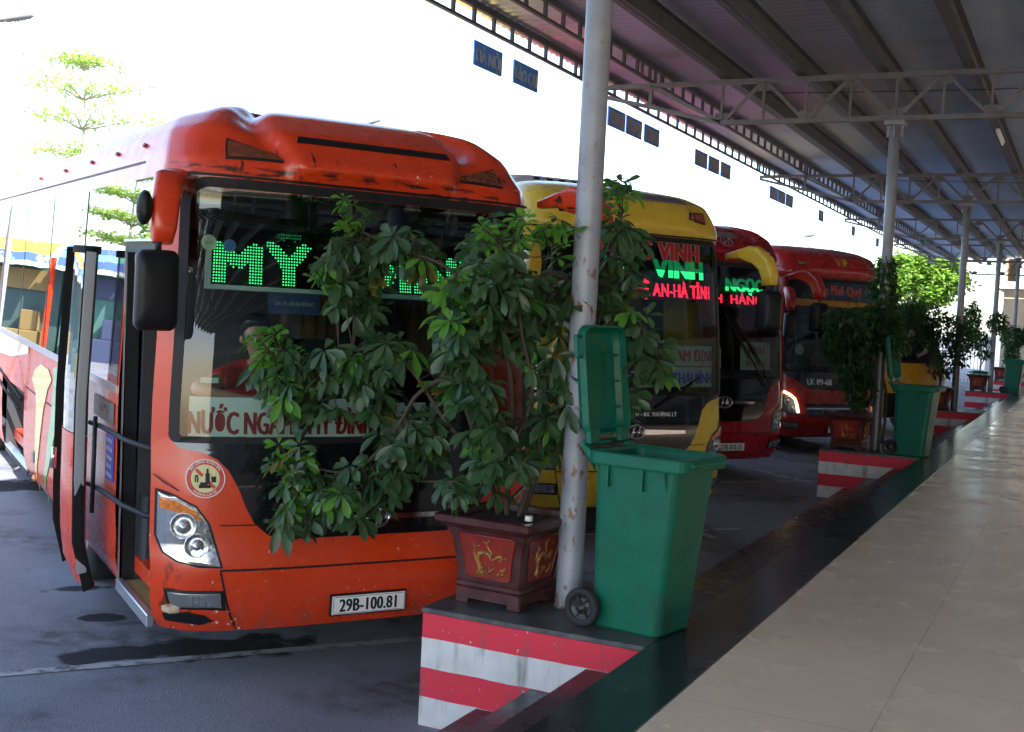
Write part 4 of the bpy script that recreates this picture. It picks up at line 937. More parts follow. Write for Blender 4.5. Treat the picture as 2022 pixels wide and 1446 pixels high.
for k in range(-1, 6):
    y = 5.934+DY*k
    q = MB()
    if k >= 0:
        q.lathe([(.112, .0), (.112, .010)], Matrix.Translation((-2.4715, y, .002)), 4, smooth=False) if False else None
        q.lathe([(.078, .0), (.072, .02), (.0715, 1.0), (.0715, 1.004), (.0715, 3.2), (.0715, 4.33)], Matrix.Translation((-2.4715, y, .002)), 28)
        q.box(-2.60, -2.34, y-.12, y+.12, 4.33, 4.395, bev=.006); q.box(-2.48, -2.46, y-.11, y+.11, 4.18, 4.33); q.box(-2.58, -2.36, y-.008, y+.008, 4.18, 4.33)
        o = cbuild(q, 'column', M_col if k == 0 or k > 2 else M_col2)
        if k == 0: o['label'] = 'pale grey round column speckled with rust'
    q = MB(); q.tube([(8.6, y, 0), (8.6, y, 4.4)], .0715, 16); cbuild(q, 'column', M_col)
    # truss
    q = MB(); e = .0
    def ch(a, b, w_=.06, h_=.07): q.bar((a[0], y, a[1]), (b[0], y, b[1]), w_, h_)
    for sg in (-1, 1):
        yy = y+sg*.028
        q.bar((-4.87, yy, 4.43), (X1, yy, 4.43), .045, .06); q.bar((-4.85, yy, 5.0), (X1, yy, 5.0), .045, .06)
        q.bar((-4.85, yy, 5.0), (-6.95, yy, 4.985), .045, .06); q.bar((-4.85, yy, 4.43), (-6.95, yy, 4.93), .045, .05); q.bar((-4.87, yy, 4.45), (-5.92, yy, 4.97), .045, .05)
    ch((-5.92, 4.68), (-5.92, 4.98), .05, .06)
    xs = [-4.85+.5925*i for i in range(25)]
    for i, x in enumerate(xs):
        ch((x, 4.45), (x, 4.98), .03, .05)
        q.box(x-.09, x+.09, y-.006, y+.006, 4.46 if i % 2 == 0 else 4.86, 4.57 if i % 2 == 0 else 4.97)
        if i < 24: ch((x+.06, 4.48), (xs[i+1]-.06, 4.95), .028, .045) if i % 2 == 0 else ch((x+.06, 4.95), (xs[i+1]-.06, 4.48), .028, .045)
    cbuild(q, 'truss', M_steel)
Y0, Y1 = -10, 60.5
for i in range(14):
    x = -4.80+1.073*i
    q = MB(); q.box(x-.006, x+.006, Y0, Y1, 5.045, 5.30); q.box(x, x+.075, Y0, Y1, 5.04, 5.048); q.box(x, x+.075, Y0, Y1, 5.29, 5.298); q.box(x+.07, x+.075, Y0, Y1, 5.046, 5.07)
    q.box(x-.07, x+.012, Y0, Y1, 5.035, 5.042)
    for k in range(-1, 6): q.box(x-.07, x-.0, 5.934+DY*k-.05, 5.934+DY*k+.05, 5.03, 5.14)
    cbuild(q, 'purlin', M_purlin)
for x in (-6.86, -5.92):
    q = MB(); q.box(x-.02, x+.03, Y0, Y1, 5.03, 5.065); q.box(x-.02, x+.035, Y0, Y1, 5.235, 5.32)
    n = int((Y1-Y0)/.52)
    for i in range(n): yy = Y0+.2+.52*i; q.box(x-.018, x+.022, yy, yy+.045, 5.06, 5.24)
    for k in range(-1, 6):
        for d in (-.45, -.12, .12, .45): yy = 5.934+DY*k+d; q.box(x-.016, x+.020, yy, yy+.04, 5.06, 5.24)
    cbuild(q, 'lattice_purlin', M_purlin)
q = MB(); n = int((Y1-Y0)/.0475)
pr = [(Y0+(Y1-Y0)*i/n, (0, .012, .020, .012)[i % 4]) for i in range(n+1)]
q.rings([[(x, yy, 5.325+h) for yy, h in pr] for x in (-7.15, X1)], closed=False, caps=(False, False)); q.rings([[(x, yy, 5.355+h) for yy, h in pr] for x in (X1, -7.15)], closed=False, caps=(False, False))
for x in (-7.15, X1): q.rings([[(x, yy, 5.325+h+t) for yy, h in pr] for t in (0, .03)], closed=False, caps=(False, False))
q.f = [f[::-1] for f in q.f]
cbuild(q, 'roof_sheet', M_foil)
q = MB()
for (x0, y0, x1, y1) in ((-4.6, 17.2, 6, 16.9), (-4.2, 27.6, 5, 27.2)): q.tube([(lin(x0, x1, t/10), lin(y0, y1, t/10), 5.0-.10*math.sin(math.pi*t/10)) for t in range(11)], .006, 5)
cbuild(q, 'cable', M_black)
r = empty('tube_light', (-1.55, 21.0, 5.0)); tag(r, 'unlit white fluorescent tube light fixed under a roof purlin', 'light')
q = MB(); q.box(-.03, .03, 0, 1.3, -.03, .03, bev=.006); q.build('fitting', M_white, r)
q = MB(); q.tube([(0, .04, -.05), (0, 1.26, -.05)], .016, 10); q.build('tube', mat('tube_white', (.8, .82, .85), .3), r)
# hanging signs
M_signblue = mat('sign_blue', (.06, .26, .80), .5, noise=((.07, .28, .84), 6, .4, .6)); M_signgrey = mat('sign_grey', (.36, .38, .44), .5, noise=((.22, .28, .5), 10, .45, .6))
M_signtext = mat('sign_text', (.50, .58, .66), .5)
K = 1.3765
def hsign(y0, y1, lab, txt):
    r = empty('hanging_sign', (-6.86, (y0+y1)/2, 4.57)); tag(r, lab, 'sign', 'blue destination signs hung under the canopy eave'); W = (y1-y0)/2
    q = MB(); q.box(-.012, .012, -W, W, 0, .295, bev=.003); q.build('board', M_signblue, r)
    if txt:
        q = MB(); vs, fs = text_geo(txt, .165, 1)
        w_ = max(v[0] for v in vs)-min(v[0] for v in vs); k_ = 1.75*W/w_
        [q.add([(.0135+k, x*k_, .055+y) for x, y in vs], fs) for vs, fs, k in [([(x+dx, y) for x, y in vs], fs, abs(dx)*.02) for dx in (0, .012, -.012)]]; q.build('lettering', M_signtext, r)
    else:
        q = MB(); n = 3 if W > .3 else 2
        for i in range(n): a = -W*.94+1.88*W*i/n; q.box(.0122, .0135, a+.008, a+1.88*W/n-.008, .035, .25)
        q.build('lettering', M_signgrey, r)
    q = MB()
    for s in (-.92, .92): q.tube([(0, W*s, .295), (0, W*s, .50)], .0035, 5)
    q.build('hanger_wire', M_black, r)
for y0, y1, l_, t_ in ((9.17, 9.71, 'blue hanging sign reading HÀ NỘI, nearest of all', 'HÀ NỘI'), (9.96, 10.49, 'blue hanging sign reading LÀO CAI, next to HÀ NỘI', 'LÀO CAI'),
                       (12.38, 12.91, 'first sign of the first group of three right of the rusty column', ''), (12.96, 13.48, 'middle sign of the first group of three right of the rusty column', ''), (13.58, 14.12, 'last sign of the first group of three right of the rusty column', ''),
                       (15.64, 16.2, 'first sign of the second group of three, below the truss tip', ''), (16.28, 16.8, 'middle sign of the second group of three, below the truss tip', ''), (16.9, 17.4, 'last sign of the second group of three, below the truss tip', ''),
                       (19.87, 20.39, 'first sign of the third, far group of three', ''), (20.45, 20.97, 'middle sign of the third, far group of three', ''), (21.05, 21.58, 'last sign of the third, far group of three', ''),
                       (23.9, 24.34, 'single far blue sign above the dark red coach', ''), (27.57, 27.95, 'single far blue sign above the scarlet coach VIP cap', ''), (31.0, 31.42, 'single far blue sign beside the second column', '')):
    hsign(y0*K, y1*K, l_, t_)
# ------------------------------------------------------------------ bins
M_bin = mat('green_bin_plastic', (.0, .115, .068), .45, noise=((.004, .09, .056), 5, .4, .65), bump=(60, .06, .005), var=.06, spec=.35)
M_bin_in = mat('green_bin_inside', (.0, .10, .065), .5, noise=((.02, .08, .06), 6, .45, .65))
add_mask(M_bin, (.02, .06, .045), .6, lambda n, l, co: nz(n, l, co, 7, .60, .78, 6, (1, 1, .5)))
def rr_ring(x0, x1, y0, y1, r, z, n=5): return [(x, y, z) for x, y in rrect(x0, x1, y0, y1, r, n, 1)]
def make_bin(loc, yaw, lab, openlid=True, parts=True):
    r = empty('wheelie_bin', loc, (0, 0, yaw)); tag(r, lab, 'wheelie bin', 'green wheelie bins on the platform edge')
    q = MB(); prof = [(.0, .155, .17, .05), (.012, .165, .18, .055), (.30, .185, .195, .055), (.80, .225, .222, .055), (.86, .228, .226, .055)]
    q.rings([rr_ring(-.20-.0, -.0+hx*1.0, -hy, hy, rr, z) if False else [(x, y, z) for x, y in rrect(-.22, -.22+.19+hx*1.28, -hy, hy, rr, 5, 1)] for z, hx, hy, rr in prof], smooth=False, caps=(True, False))
    # rim
    xr = -.22+.19+.228*1.28
    q.rings([[(x, y, z) for x, y in rrect(-.22-o, xr+o*1.6, -.226-o, .226+o, .055+o*.6, 5, 1)] for z, o in ((.855, .0), (.85, .03), (.86, .034), (.91, .036), (.918, .03), (.918, .0), (.90, -.012), (.80, -.015))], caps=(False, False))
    for sg in (-1, 1):
        for x in (-.12, .08): q.box(x-.004, x+.004, sg*.222, sg*.246, .74, .86)
        q.rings([[(xr-.06, sg*.2, .70), (xr-.06, sg*.252, .853), (xr-.06, sg*.2, .853)], [(xr-.052, sg*.2, .70), (xr-.052, sg*.252, .853), (xr-.052, sg*.2, .853)]])
        q.rings([[(-.22, sg*y, z) for y, z in ((.2, .80), (.24, .86), (.24, .91), (.2, .91))], [(-.30, sg*y, z) for y, z in ((.2, .93), (.225, .925), (.225, .95), (.2, .955))]])
    q.tube([(-.295, -.23, .94), (-.295, .23, .94)], .015, 10)
    for z in (.10, .13): q.rings([[(x, y, z+dz) for x, y in rrect(-.222-.0, -.03+.19*1.0+(.04+.02*z), -.182-.05*z, .182+.05*z, .055, 5, 1)] for dz in (0, .004)], caps=(False, False))
    q.box(xr+.0, xr+.075, -.19, .19, .872, .905, bev=.012)
    b = q.build('bin_body', M_bin, r)
    q = MB(); q.rings([[(x, y, z) for x, y in rrect(-.205, xr-.018-k, -.208+k*.7, .208-k*.7, .05, 5, 1)][::-1] for z, k in ((.80, 0), (.32, .055))], caps=(False, True)); q.build('bin_inside', M_bin_in, r)
    Lm = Matrix.Translation((-.30, 0, .955)) @ Matrix.Rotation(R(-97 if openlid else 2), 4, 'Y')
    q = MB()   # lid lying along +x when shut; inner side faces down
    LL = .60 if openlid else .62
    def lid_ring(o, z): return [Lm @ Vector((x, y, z)) for x, y in rrect(.02+o, LL-o, -.212+o, .212-o, .07, 6, 2)]
    if openlid:
        q.rings([lid_ring(0, -.045), lid_ring(-.004, -.01), lid_ring(.0, .0), lid_ring(.03, .03), lid_ring(.10, .045)], caps=(False, True), smooth=False)
        q.rings([lid_ring(.10, .036), lid_ring(.035, .022), lid_ring(.012, -.005), lid_ring(.012, -.045), lid_ring(0, -.045)], caps=(True, False))
        for x in (.16, .30, .44): 
            for sg in (-1, 1): q.box(x, x+.012, sg*.12, sg*.205, -.0, .03, M=Lm)
        for x0, x1, y0, y1 in ((LL-.16, LL-.06, -.262, -.247), (LL-.17, LL-.155, -.262, -.212), (LL-.065, LL-.05, -.262, -.212)): q.box(x0, x1, y0, y1, -.03, -.005, M=Lm, bev=.004)
    else:
        q.rings([lid_ring(0, -.03), lid_ring(0, .0), lid_ring(.03, .035), lid_ring(.12, .05)], caps=(True, True))
    q.box(-.02, .06, -.20, -.10, -.04, -.01, M=Lm, bev=.006); q.box(-.02, .06, .10, .20, -.04, -.01, M=Lm, bev=.006)
    q.build('lid', M_bin, r)
    q = MB(); q.tube([(-.235, -.25, .10), (-.235, .25, .10)], .012, 8); q.build('axle', M_grey, r)
    for sg in (-1, 1):
        Mx = Matrix.Translation((-.235, sg*.235, .10)) @ Matrix.Rotation(R(-90*sg), 4, 'X')
        q = MB(); q.lathe([(.066, -.022), (.092, -.024), (.10, -.014), (.10, .014), (.092, .024), (.066, .022), (.066, -.022)], Mx, 32, caps=(False, False)); wh = q.build('wheel', M_tyre, r)
        q = MB(); q.lathe([(.0, -.01), (.068, -.01), (.068, .006), (.064, .008), (.060, -.002), (.024, -.002), (.022, .020), (.0, .022)], Mx, 28)
        for j in range(6):
            a = 2*math.pi*j/6; q.bar(Mx @ Vector((.018*math.cos(a), .018*math.sin(a), .006)), Mx @ Vector((.062*math.cos(a), .062*math.sin(a), .004)), .008, .008, up=(0, 1, 0))
        q.build('wheel_hub', mat('hub_plastic', (.02, .02, .022), .4) if not bpy.data.materials.get('hub_plastic') else bpy.data.materials['hub_plastic'], wh)
    return r
BX, BYY = -1.985, 5.80
bn1 = make_bin((BX, BYY, .002), R(-10), 'green wheelie bin with lid flung open beside the nearest rusty column')
q = MB()
for (x, z) in ((.02, .64), (.05, .635)): pass
for i, w_ in enumerate((.09, .06)): 
    n = 8
    for j in range(n-i*2): q.box(-.10+.013*j, -.092+.013*j, -.1, -.0995, 0, 0)
q = MB(); q.box(.2335, .2345, -.09, -.02, .42, .432); q.box(.236, .2370, -.10, .0, .395, .40)
make_bin((BX+.02, BYY+DY-.05, .002), R(-8), 'green wheelie bin with lid open beside the leaf-wrapped second column')
make_bin((BX+.12, BYY+3*DY, .002), R(-3), 'closed green wheelie bin at the far right beside the fourth column', False)
make_bin((-3.35, 44.5, -.6), R(20), 'closed green bin on the ground left of the fourth column', False)
# ------------------------------------------------------------------ flower pots
M_pot = mat('maroon_glazed_pot', (.050, .011, .012), .34, noise=((.085, .028, .030), 8, .45, .7), bump=(12, .15, .01), coat=.2)
M_panel = mat('red_glazed_panel', (.26, .022, .012), .3, noise=((.18, .02, .012), 9, .4, .6), coat=.3, bump=(40, .1, .005))
M_goldp = mat('gold_relief', (.42, .24, .05), .4, noise=((.18, .08, .04), 25, .4, .62), metal=.2)
M_soil = mat('soil', (.03, .022, .018), .9, bump=(30, .5, .02))
def sqring(h, z, c=.0): 
    return [(x*h, y*h, z) for x, y in ((-1+c, -1), (1-c, -1), (1, -1+c), (1, 1-c), (1-c, 1), (-1+c, 1), (-1, 1-c), (-1, -1+c))]
def make_pot(r):
    q = MB()
    for sx in (-1, 1):
        for sy in (-1, 1): q.box(sx*.12, sx*.205, sy*.12, sy*.205, 0, .04, bev=.006)
    q.rings([sqring(h, z, .05) for h, z in ((.205, .03), (.205, .085), (.195, .092), (.208, .10), (.208, .118), (.196, .128), (.20, .135), (.212, .25), (.232, .36), (.255, .415), (.288, .44), (.305, .452), (.308, .485), (.302, .49), (.245, .49), (.24, .44), (.235, .42))], caps=(True, True))
    for s in range(4):
        M4 = Matrix.Rotation(s*math.pi/2, 4, 'Z')
        q.add([M4 @ Vector(v) for v in ((-.12, -.207, .032), (.12, -.207, .032), (.10, -.207, .052), (.04, -.207, .050), (0, -.207, .060), (-.04, -.207, .050), (-.10, -.207, .052))], [(0, 1, 2, 3, 4, 5, 6)])
    pot = q.build('pot', M_pot, r)
    def wallx(z): return interp([(.135, .20), (.25, .212), (.36, .232), (.415, .255)], z)
    for s in range(4):
        M4 = Matrix.Rotation(s*math.pi/2, 4, 'Z')
        def Pn(x, z, o): return M4 @ Vector((x, -wallx(z)-o, z))
        q = MB(); zs = [.155, .17, .25, .33, .375, .392]
        hwid = lambda z: interp([(.155, .125), (.17, .14), (.25, .148), (.33, .165), (.375, .176), (.392, .165)], z)
        q.rings([[Pn(lin(-hwid(z), hwid(z), i/6), z, .004) for i in range(7)] for z in zs], closed=False, caps=(False, False)); pn = q.build('panel', M_panel, pot)
        q = MB(); ol = [(-hwid(z), z) for z in zs]+[(hwid(z), z) for z in zs[::-1]]
        q.tube([Pn(x, z, .004) for x, z in ol+[ol[0]]], .004, 5); 
        q.build('panel_rim', M_panel, pn)
        q = MB(); random.seed(11)
        def tw(pts, rr): q.tube([Pn(x, z, .006) for x, z in pts], rr, 6)
        tw([(-.06, .18), (-.045, .20), (-.05, .23), (-.06, .26), (-.045, .29), (-.015, .30), (.01, .292), (.02, .27), (.04, .262), (.06, .28), (.085, .29), (.10, .275)], [.013, .012, .014, .014, .013, .011, .009, .007, .006, .006, .004, .002])
        tw([(-.055, .24), (-.075, .26), (-.08, .30), (-.07, .325), (-.09, .345)], [.007, .006, .005, .004, .002]); tw([(-.07, .32), (-.05, .335), (-.04, .33)], [.004, .003, .002])
        tw([(.02, .27), (.03, .30), (.01, .33), (.0, .35), (.02, .372)], [.007, .006, .005, .004, .002]); tw([(.0, .35), (-.02, .362)], [.003, .0015])
        for i in range(26):
            x = random.uniform(-.055, .10); z = random.uniform(.165, .215)-.1*max(0, x-.05); q.tube([Pn(x, z, .004), Pn(x+random.uniform(-.015, .02), z+random.uniform(.008, .022), .010)], [.006, .002], 5)
        for i in range(12):
            x = random.choice((-.085, .085, .105, -.065)); z = random.choice((.345, .285, .265))+random.uniform(-.01, .01); q.tube([Pn(x, z, .004), Pn(x+random.uniform(-.02, .02), z+random.uniform(-.01, .018), .008)], [.003, .001], 5)
        q.build('gold_relief', M_goldp, pn)
    q = MB(); q.rings([sqring(.24, .455, .05), sqring(.18, .465, .05), sqring(.05, .47, .05)], caps=(False, True)); q.build('soil', M_soil, r)
    return pot
# ------------------------------------------------------------------ plants
def leaf_mat(name, c1, c2, tr, rough=.32):
    m = bpy.data.materials.new(name); m.use_nodes = True; n, l = m.node_tree.nodes, m.node_tree.links; b = n["Principled BSDF"]
    b.inputs["Roughness"].default_value = rough; b.inputs["Specular IOR Level"].default_value = .5
    tc = n.new("ShaderNodeTexCoord"); t = n.new("ShaderNodeTexNoise"); t.inputs["Scale"].default_value = 9; l.new(tc.outputs["Object"], t.inputs["Vector"])
    r = n.new("ShaderNodeValToRGB"); r.color_ramp.elements[0].position = .35; r.color_ramp.elements[1].position = .65; r.color_ramp.elements[0].color = (*c1, 1); r.color_ramp.elements[1].color = (*c2, 1)
    l.new(t.outputs["Fac"], r.inputs[0]); l.new(r.outputs[0], b.inputs["Base Color"])
    tl = n.new("ShaderNodeBsdfTranslucent"); tl.inputs[0].default_value = (*tr, 1); mxs = n.new("ShaderNodeMixShader"); mxs.inputs[0].default_value = .38
    o = n["Material Output"]; l.new(b.outputs[0], mxs.inputs[1]); l.new(tl.outputs[0], mxs.inputs[2]); l.new(mxs.outputs[0], o.inputs[0]); return m
M_leaf = leaf_mat('mature_leaf', (.026, .066, .028), (.075, .14, .062), (.08, .24, .03), .34)
M_young = leaf_mat('young_leaf', (.075, .22, .03), (.12, .30, .04), (.2, .55, .03))
M_bush = leaf_mat('bush_leaf', (.020, .055, .022), (.04, .095, .03), (.07, .2, .03), .45)
M_bark = mat('plant_stem', (.055, .036, .026), .8, noise=((.05, .032, .024), 18, .4, .6))
def leaflet(mb, base, d, up, L, w_, droop):
    """folded elongated leaf: base point, direction, up vector"""
    d = d.normalized(); x = d.cross(up).normalized(); up = x.cross(d); vs = []; prof = ((0, .08), (.25, .5), (.55, .95), (.8, 1.0), (1, .12))
    for t, ww in prof:
        c = base+d*(L*t)+Vector((0, 0, -1))*(droop*L*t*t); h = w_*ww/2
        vs += [c-x*h+up*(h*.32), c, c+x*h+up*(h*.32)]
    mb.add(vs, [f for i in range(4) for f in ((i*3, i*3+1, i*3+4, i*3+3), (i*3+1, i*3+2, i*3+5, i*3+4))], True)
def umbrella(mb, c, rnd, young, k=1.0):
    k *= rnd.uniform(.68, 1.12)
    """one palmate schefflera leaf: a stalk with a hand of leaflets"""
    ax = Vector((rnd.gauss(.1, .35), rnd.gauss(-.45, .35), rnd.uniform(.45, 1))).normalized(); x = ax.orthogonal().normalized(); y = ax.cross(x); n = rnd.randint(6, 8); a0 = rnd.uniform(0, 6.28)
    tilt = rnd.uniform(-.6, .1) if not young else rnd.uniform(-.1, .55)
    for j in range(n):
        a = a0+5.6*j/n+rnd.uniform(-.22, .22); L = k*(rnd.uniform(.105, .15) if not young else rnd.uniform(.07, .11))*(1-.25*abs(j-n/2)/(n/2))
        d = (x*math.cos(a)+y*math.sin(a))+ax*tilt
        d += Vector((rnd.gauss(0, .14), rnd.gauss(0, .14), rnd.gauss(-.12, .16))); leaflet(mb, c+d.normalized()*.012, d, ax+Vector((rnd.gauss(0, .25), rnd.gauss(0, .25), 0)), L, L*rnd.uniform(.36, .46), rnd.uniform(.05, .45))
pl = empty('potted_plant', (-2.82, 5.86, .002), (0, 0, R(-4))); tag(pl, 'big umbrella tree in a maroon pot with gold relief, nearest the camera', 'potted plant', 'potted plants on the striped piers')
make_pot(pl)
IM = Matrix.Rotation(R(4), 4, 'Z') @ Matrix.Translation((2.82, -5.86, -.002))
blobs = [(-3.76,5.55,2.10,0.10,0.10,1),(-3.75,5.60,1.87,0.23,0.16,0),(-3.88,5.50,1.77,0.07,0.14,1),(-3.48,5.70,1.91,0.20,0.13,0),(-3.77,5.60,1.65,0.17,0.13,0),(-2.75,5.50,2.03,0.16,0.12,1),(-2.62,5.80,2.01,0.12,0.12,1),(-2.85,5.50,1.75,0.23,0.20,0),(-2.95,5.35,1.66,0.09,0.16,1),(-2.77,5.90,1.66,0.21,0.25,0),(-2.92,5.60,1.48,0.19,0.19,0),(-2.66,5.90,1.38,0.13,0.17,0),(-4.08,5.40,1.27,0.13,0.13,1),(-4.19,5.42,1.36,0.10,0.13,1),(-4.17,5.44,1.20,0.09,0.10,0),(-4.09,5.45,1.19,0.14,0.13,0),(-3.82,5.50,1.26,0.24,0.13,0),(-3.52,5.60,1.33,0.21,0.13,0),(-3.98,5.50,1.05,0.14,0.12,0),(-3.64,5.60,1.10,0.20,0.13,0),(-3.91,5.30,0.75,0.11,0.11,1),(-3.82,5.40,0.58,0.20,0.18,0),(-3.61,5.50,0.59,0.22,0.18,0),(-3.42,5.60,0.75,0.20,0.17,0),(-3.88,5.40,0.43,0.13,0.10,0),(-2.86,5.60,0.97,0.12,0.16,0),(-2.73,5.60,0.76,0.16,0.13,0),(-2.74,6.00,0.95,0.13,0.20,0),(-2.91,5.50,1.18,0.13,0.13,0),(-3.29,5.70,0.92,0.14,0.17,0),(-2.92,5.40,0.68,0.07,0.05,0),(-2.36,6.10,2.26,0.10,0.11,1),(-2.37,6.20,2.02,0.11,0.17,0),(-2.37,6.20,1.77,0.10,0.14,0),(-2.28,6.20,1.57,0.17,0.11,0),(-2.22,6.20,1.38,0.15,0.14,0),(-2.62,6.10,1.78,0.11,0.23,0),(-2.34,6.20,1.11,0.09,0.11,0),(-3.10,5.70,1.60,0.17,0.22,0),(-3.15,5.75,1.25,0.16,0.16,0),(-2.95,5.75,1.95,0.15,0.12,0),(-2.55,5.95,1.55,0.12,0.30,0),(-2.60,5.9,1.15,0.13,0.2,0)]
stems = [[(-2.86, 5.9, 0.43), (-2.82, 5.85, 0.81), (-2.69, 5.8, 1.16), (-2.73, 5.7, 1.52), (-2.74, 5.55, 1.97)], [(-2.9, 5.9, 0.43), (-2.95, 5.8, 0.72), (-3.17, 5.7, 0.99), (-3.38, 5.6, 1.29), (-3.62, 5.55, 1.36), (-4.06, 5.45, 1.25)], [(-2.79, 5.9, 0.44), (-2.69, 5.9, 0.82), (-2.68, 5.95, 1.38), (-2.64, 5.85, 1.99)], [(-2.95, 5.8, 0.72), (-3.09, 5.65, 1.19), (-3.28, 5.6, 1.14), (-3.43, 5.6, 0.92), (-3.62, 5.5, 0.68), (-3.89, 5.4, 0.69)], [(-2.82, 5.85, 0.81), (-2.86, 5.8, 1.37), (-3.15, 5.7, 1.8), (-3.51, 5.65, 1.93), (-3.76, 5.6, 2.04)], [(-2.79, 5.95, 0.43), (-2.67, 6.05, 0.95), (-2.47, 6.15, 1.56), (-2.36, 6.15, 2.19)], [(-2.67, 6.05, 0.95), (-2.46, 6.15, 1.28), (-2.21, 6.2, 1.44)]]
rnd = random.Random(7)
allp = [Vector(p) for s in stems for p in s]
def catmull(P, n=6):
    P = [Vector(p) for p in P]; P = [P[0]]+P+[P[-1]]; out = []
    for i in range(1, len(P)-2):
        for j in range(n):
            t = j/n; a, b, c, d = P[i-1:i+3]; out.append(.5*((2*b)+(c-a)*t+(2*a-5*b+4*c-d)*t*t+(3*b-a-3*c+d)*t**3))
    return out+[P[-2]]
st = MB(); cur = []
for s in stems:
    c = catmull(s); cur += c; n = len(c); st.tube([IM @ p for p in c], [lin(.017, .006, i/(n-1)) for i in range(n)], 7)
mat_l, you, old = MB(), MB(), MB()
for (bx, by, bz, rx, rz, yg) in blobs:
    n = max(5, int(rx*rz*(600 if not yg else 600))+2)
    for i in range(n+2):
        th, ph, rr = rnd.uniform(0, 6.28), rnd.uniform(-1, 1), rnd.uniform(.2, 1)**.5
        p = Vector((bx+rx*rr*math.cos(th)*(1-ph*ph)**.5, by+min(.16, rx)*rr*math.sin(th)*(1-ph*ph)**.5*1.1, bz+rz*ph*rr))
        umbrella(you if (yg and rnd.random() < .62) or rnd.random() < .07 else (old if rnd.random() < .02 else mat_l), IM @ p, rnd, yg)
        q_ = min(cur, key=lambda a: (a-p).length); q_ = q_+Vector((0, 0, 0)); mid = (p+q_)/2+Vector((0, 0, -.03))
        if (p-q_).length < .5: st.tube([IM @ q_, IM @ mid, IM @ p], [.0045, .0035, .0025], 4, caps=False)
st.build('stems', M_bark, pl); mat_l.build('foliage', M_leaf, pl); you.build('young_foliage', M_young, pl); old.build('yellowed_foliage', leaf_mat('yellowed_leaf', (.25, .22, .03), (.16, .10, .03), (.4, .3, .03)), pl)
q = MB(); q.tube([(.21, -.16, .492), (.21, -.16, .52)], .022, 10); tag_o = q.build('pot_cap', M_white, pl)
def bush(root, blobs, nleaf, L, m, trunk, seed, name='foliage'):
    rd = random.Random(seed); q = MB()
    vol = sum(b[3]*b[4] for b in blobs)
    for (x, y, z, rx, rz) in blobs:
        for i in range(int(nleaf*rx*rz/vol)):
            th, ph, rr = rd.uniform(0, 6.28), rd.uniform(-1, 1), rd.uniform(.15, 1)**.4
            p = Vector((x+rx*rr*math.cos(th)*(1-ph*ph)**.5, y+rx*rr*math.sin(th)*(1-ph*ph)**.5, z+rz*ph*rr))
            d = Vector((rd.gauss(0, 1), rd.gauss(0, 1), rd.gauss(-.5, .7))); up = Vector((rd.gauss(0, .5), rd.gauss(0, .5), 1)); l_ = L*rd.uniform(.7, 1.3)
            d.normalize(); xx = d.cross(up).normalized(); w_ = l_*.26
            q.add([p, p+d*l_*.5-xx*w_, p+d*l_*.5+Vector((0, 0, -.1*l_)), p+d*l_*.5+xx*w_, p+d*l_+Vector((0, 0, -.2*l_))], [(0, 2, 1), (0, 3, 2), (1, 2, 4), (2, 3, 4)])
    f = q.build(name, m, root)
    q = MB()
    for t in trunk: c = catmull(t, 4); q.tube(c, [lin(.022, .007, i/(len(c)-1)) for i in range(len(c))], 6)
    if trunk: q.build('stems', M_bark, root)
    return f
G_P = 'potted plants on the striped piers'
def pot_plant(x, y, lab, blobs, n, L, trunks, seed, m=M_bush):
    r = empty('potted_plant', (x, y, .002), (0, 0, R(-4))); tag(r, lab, 'potted plant', G_P); make_pot(r); bush(r, blobs, n, L, m, trunks, seed); return r
pot_plant(-2.80, 5.86+DY, 'tall dark bushy plant in a pot left of the second column', [(.0, 0, 1.15, .28, .38), (.05, 0, 1.62, .33, .33), (-.22, -.1, 1.70, .2, .2), (.35, .1, 1.65, .22, .3), (-.15, -.05, 1.4, .3, .3), (.1, 0, .8, .22, .25)], 4200, .085, [[(0, 0, .44), (.03, 0, .9), (.0, 0, 1.4)], [(.03, .02, .44), (.1, .02, 1.0), (.2, .05, 1.6)]], 2)
pot_plant(-2.78, 5.86+2*DY, 'spreading dark plant in a pot between the second and third columns', [(.0, 0, 1.0, .3, .35), (.1, 0, 1.7, .42, .4), (-.45, -.1, 2.0, .5, .35), (-.7, 0, 2.0, .4, .3), (.35, 0, 1.45, .35, .5), (-.3, 0, 1.55, .25, .25)], 3000, .10, [[(0, 0, .44), (.03, 0, .9), (.0, 0, 1.6)], [(.03, .02, .44), (-.1, .02, 1.0), (-.5, .05, 1.8)]], 3)
pot_plant(-2.80, 5.86+3*DY, 'small bare-stemmed tree in a red pot beside the closed bin', [(-.1, 0, 1.5, .35, .3), (.4, .1, 2.0, .3, .35), (-.3, 0, 2.1, .3, .55), (.1, 0, 1.1, .2, .15)], 2600, .10, [[(0, 0, .44), (.03, 0, .8), (-.05, 0, 1.2), (-.2, 0, 1.8)], [(.0, .02, .7), (.15, .02, 1.0), (.35, .05, 1.7)]], 4)
pot_plant(-2.80, 5.86+4*DY, 'bushy olive green plant behind the closed bin by the cream wall', [(.3, 0, 1.6, .45, .5), (.9, 0, 1.75, .4, .35), (.3, 0, 1.0, .3, .3), (1.3, 0, 1.5, .3, .3)], 3000, .11, [[(0, 0, .44), (.1, 0, .9), (.4, 0, 1.6)]], 5)
# climber on the second column
r = empty('climbing_plant', (-2.47, 5.934+DY, .002)); tag(r, 'dark leafy climber wound round the second column', 'climbing plant')
bush(r, [(0, 0, 2.45, .16, .18), (-.02, 0, 2.15, .22, .22), (.0, 0, 1.8, .24, .25), (.1, .0, 1.5, .28, .25)], 1900, .085, M_bush, [[(.09, 0, .1), (.1, -.02, .8), (-.09, -.03, 1.4), (.09, -.03, 2.0), (0, -.09, 2.6)]], 6)
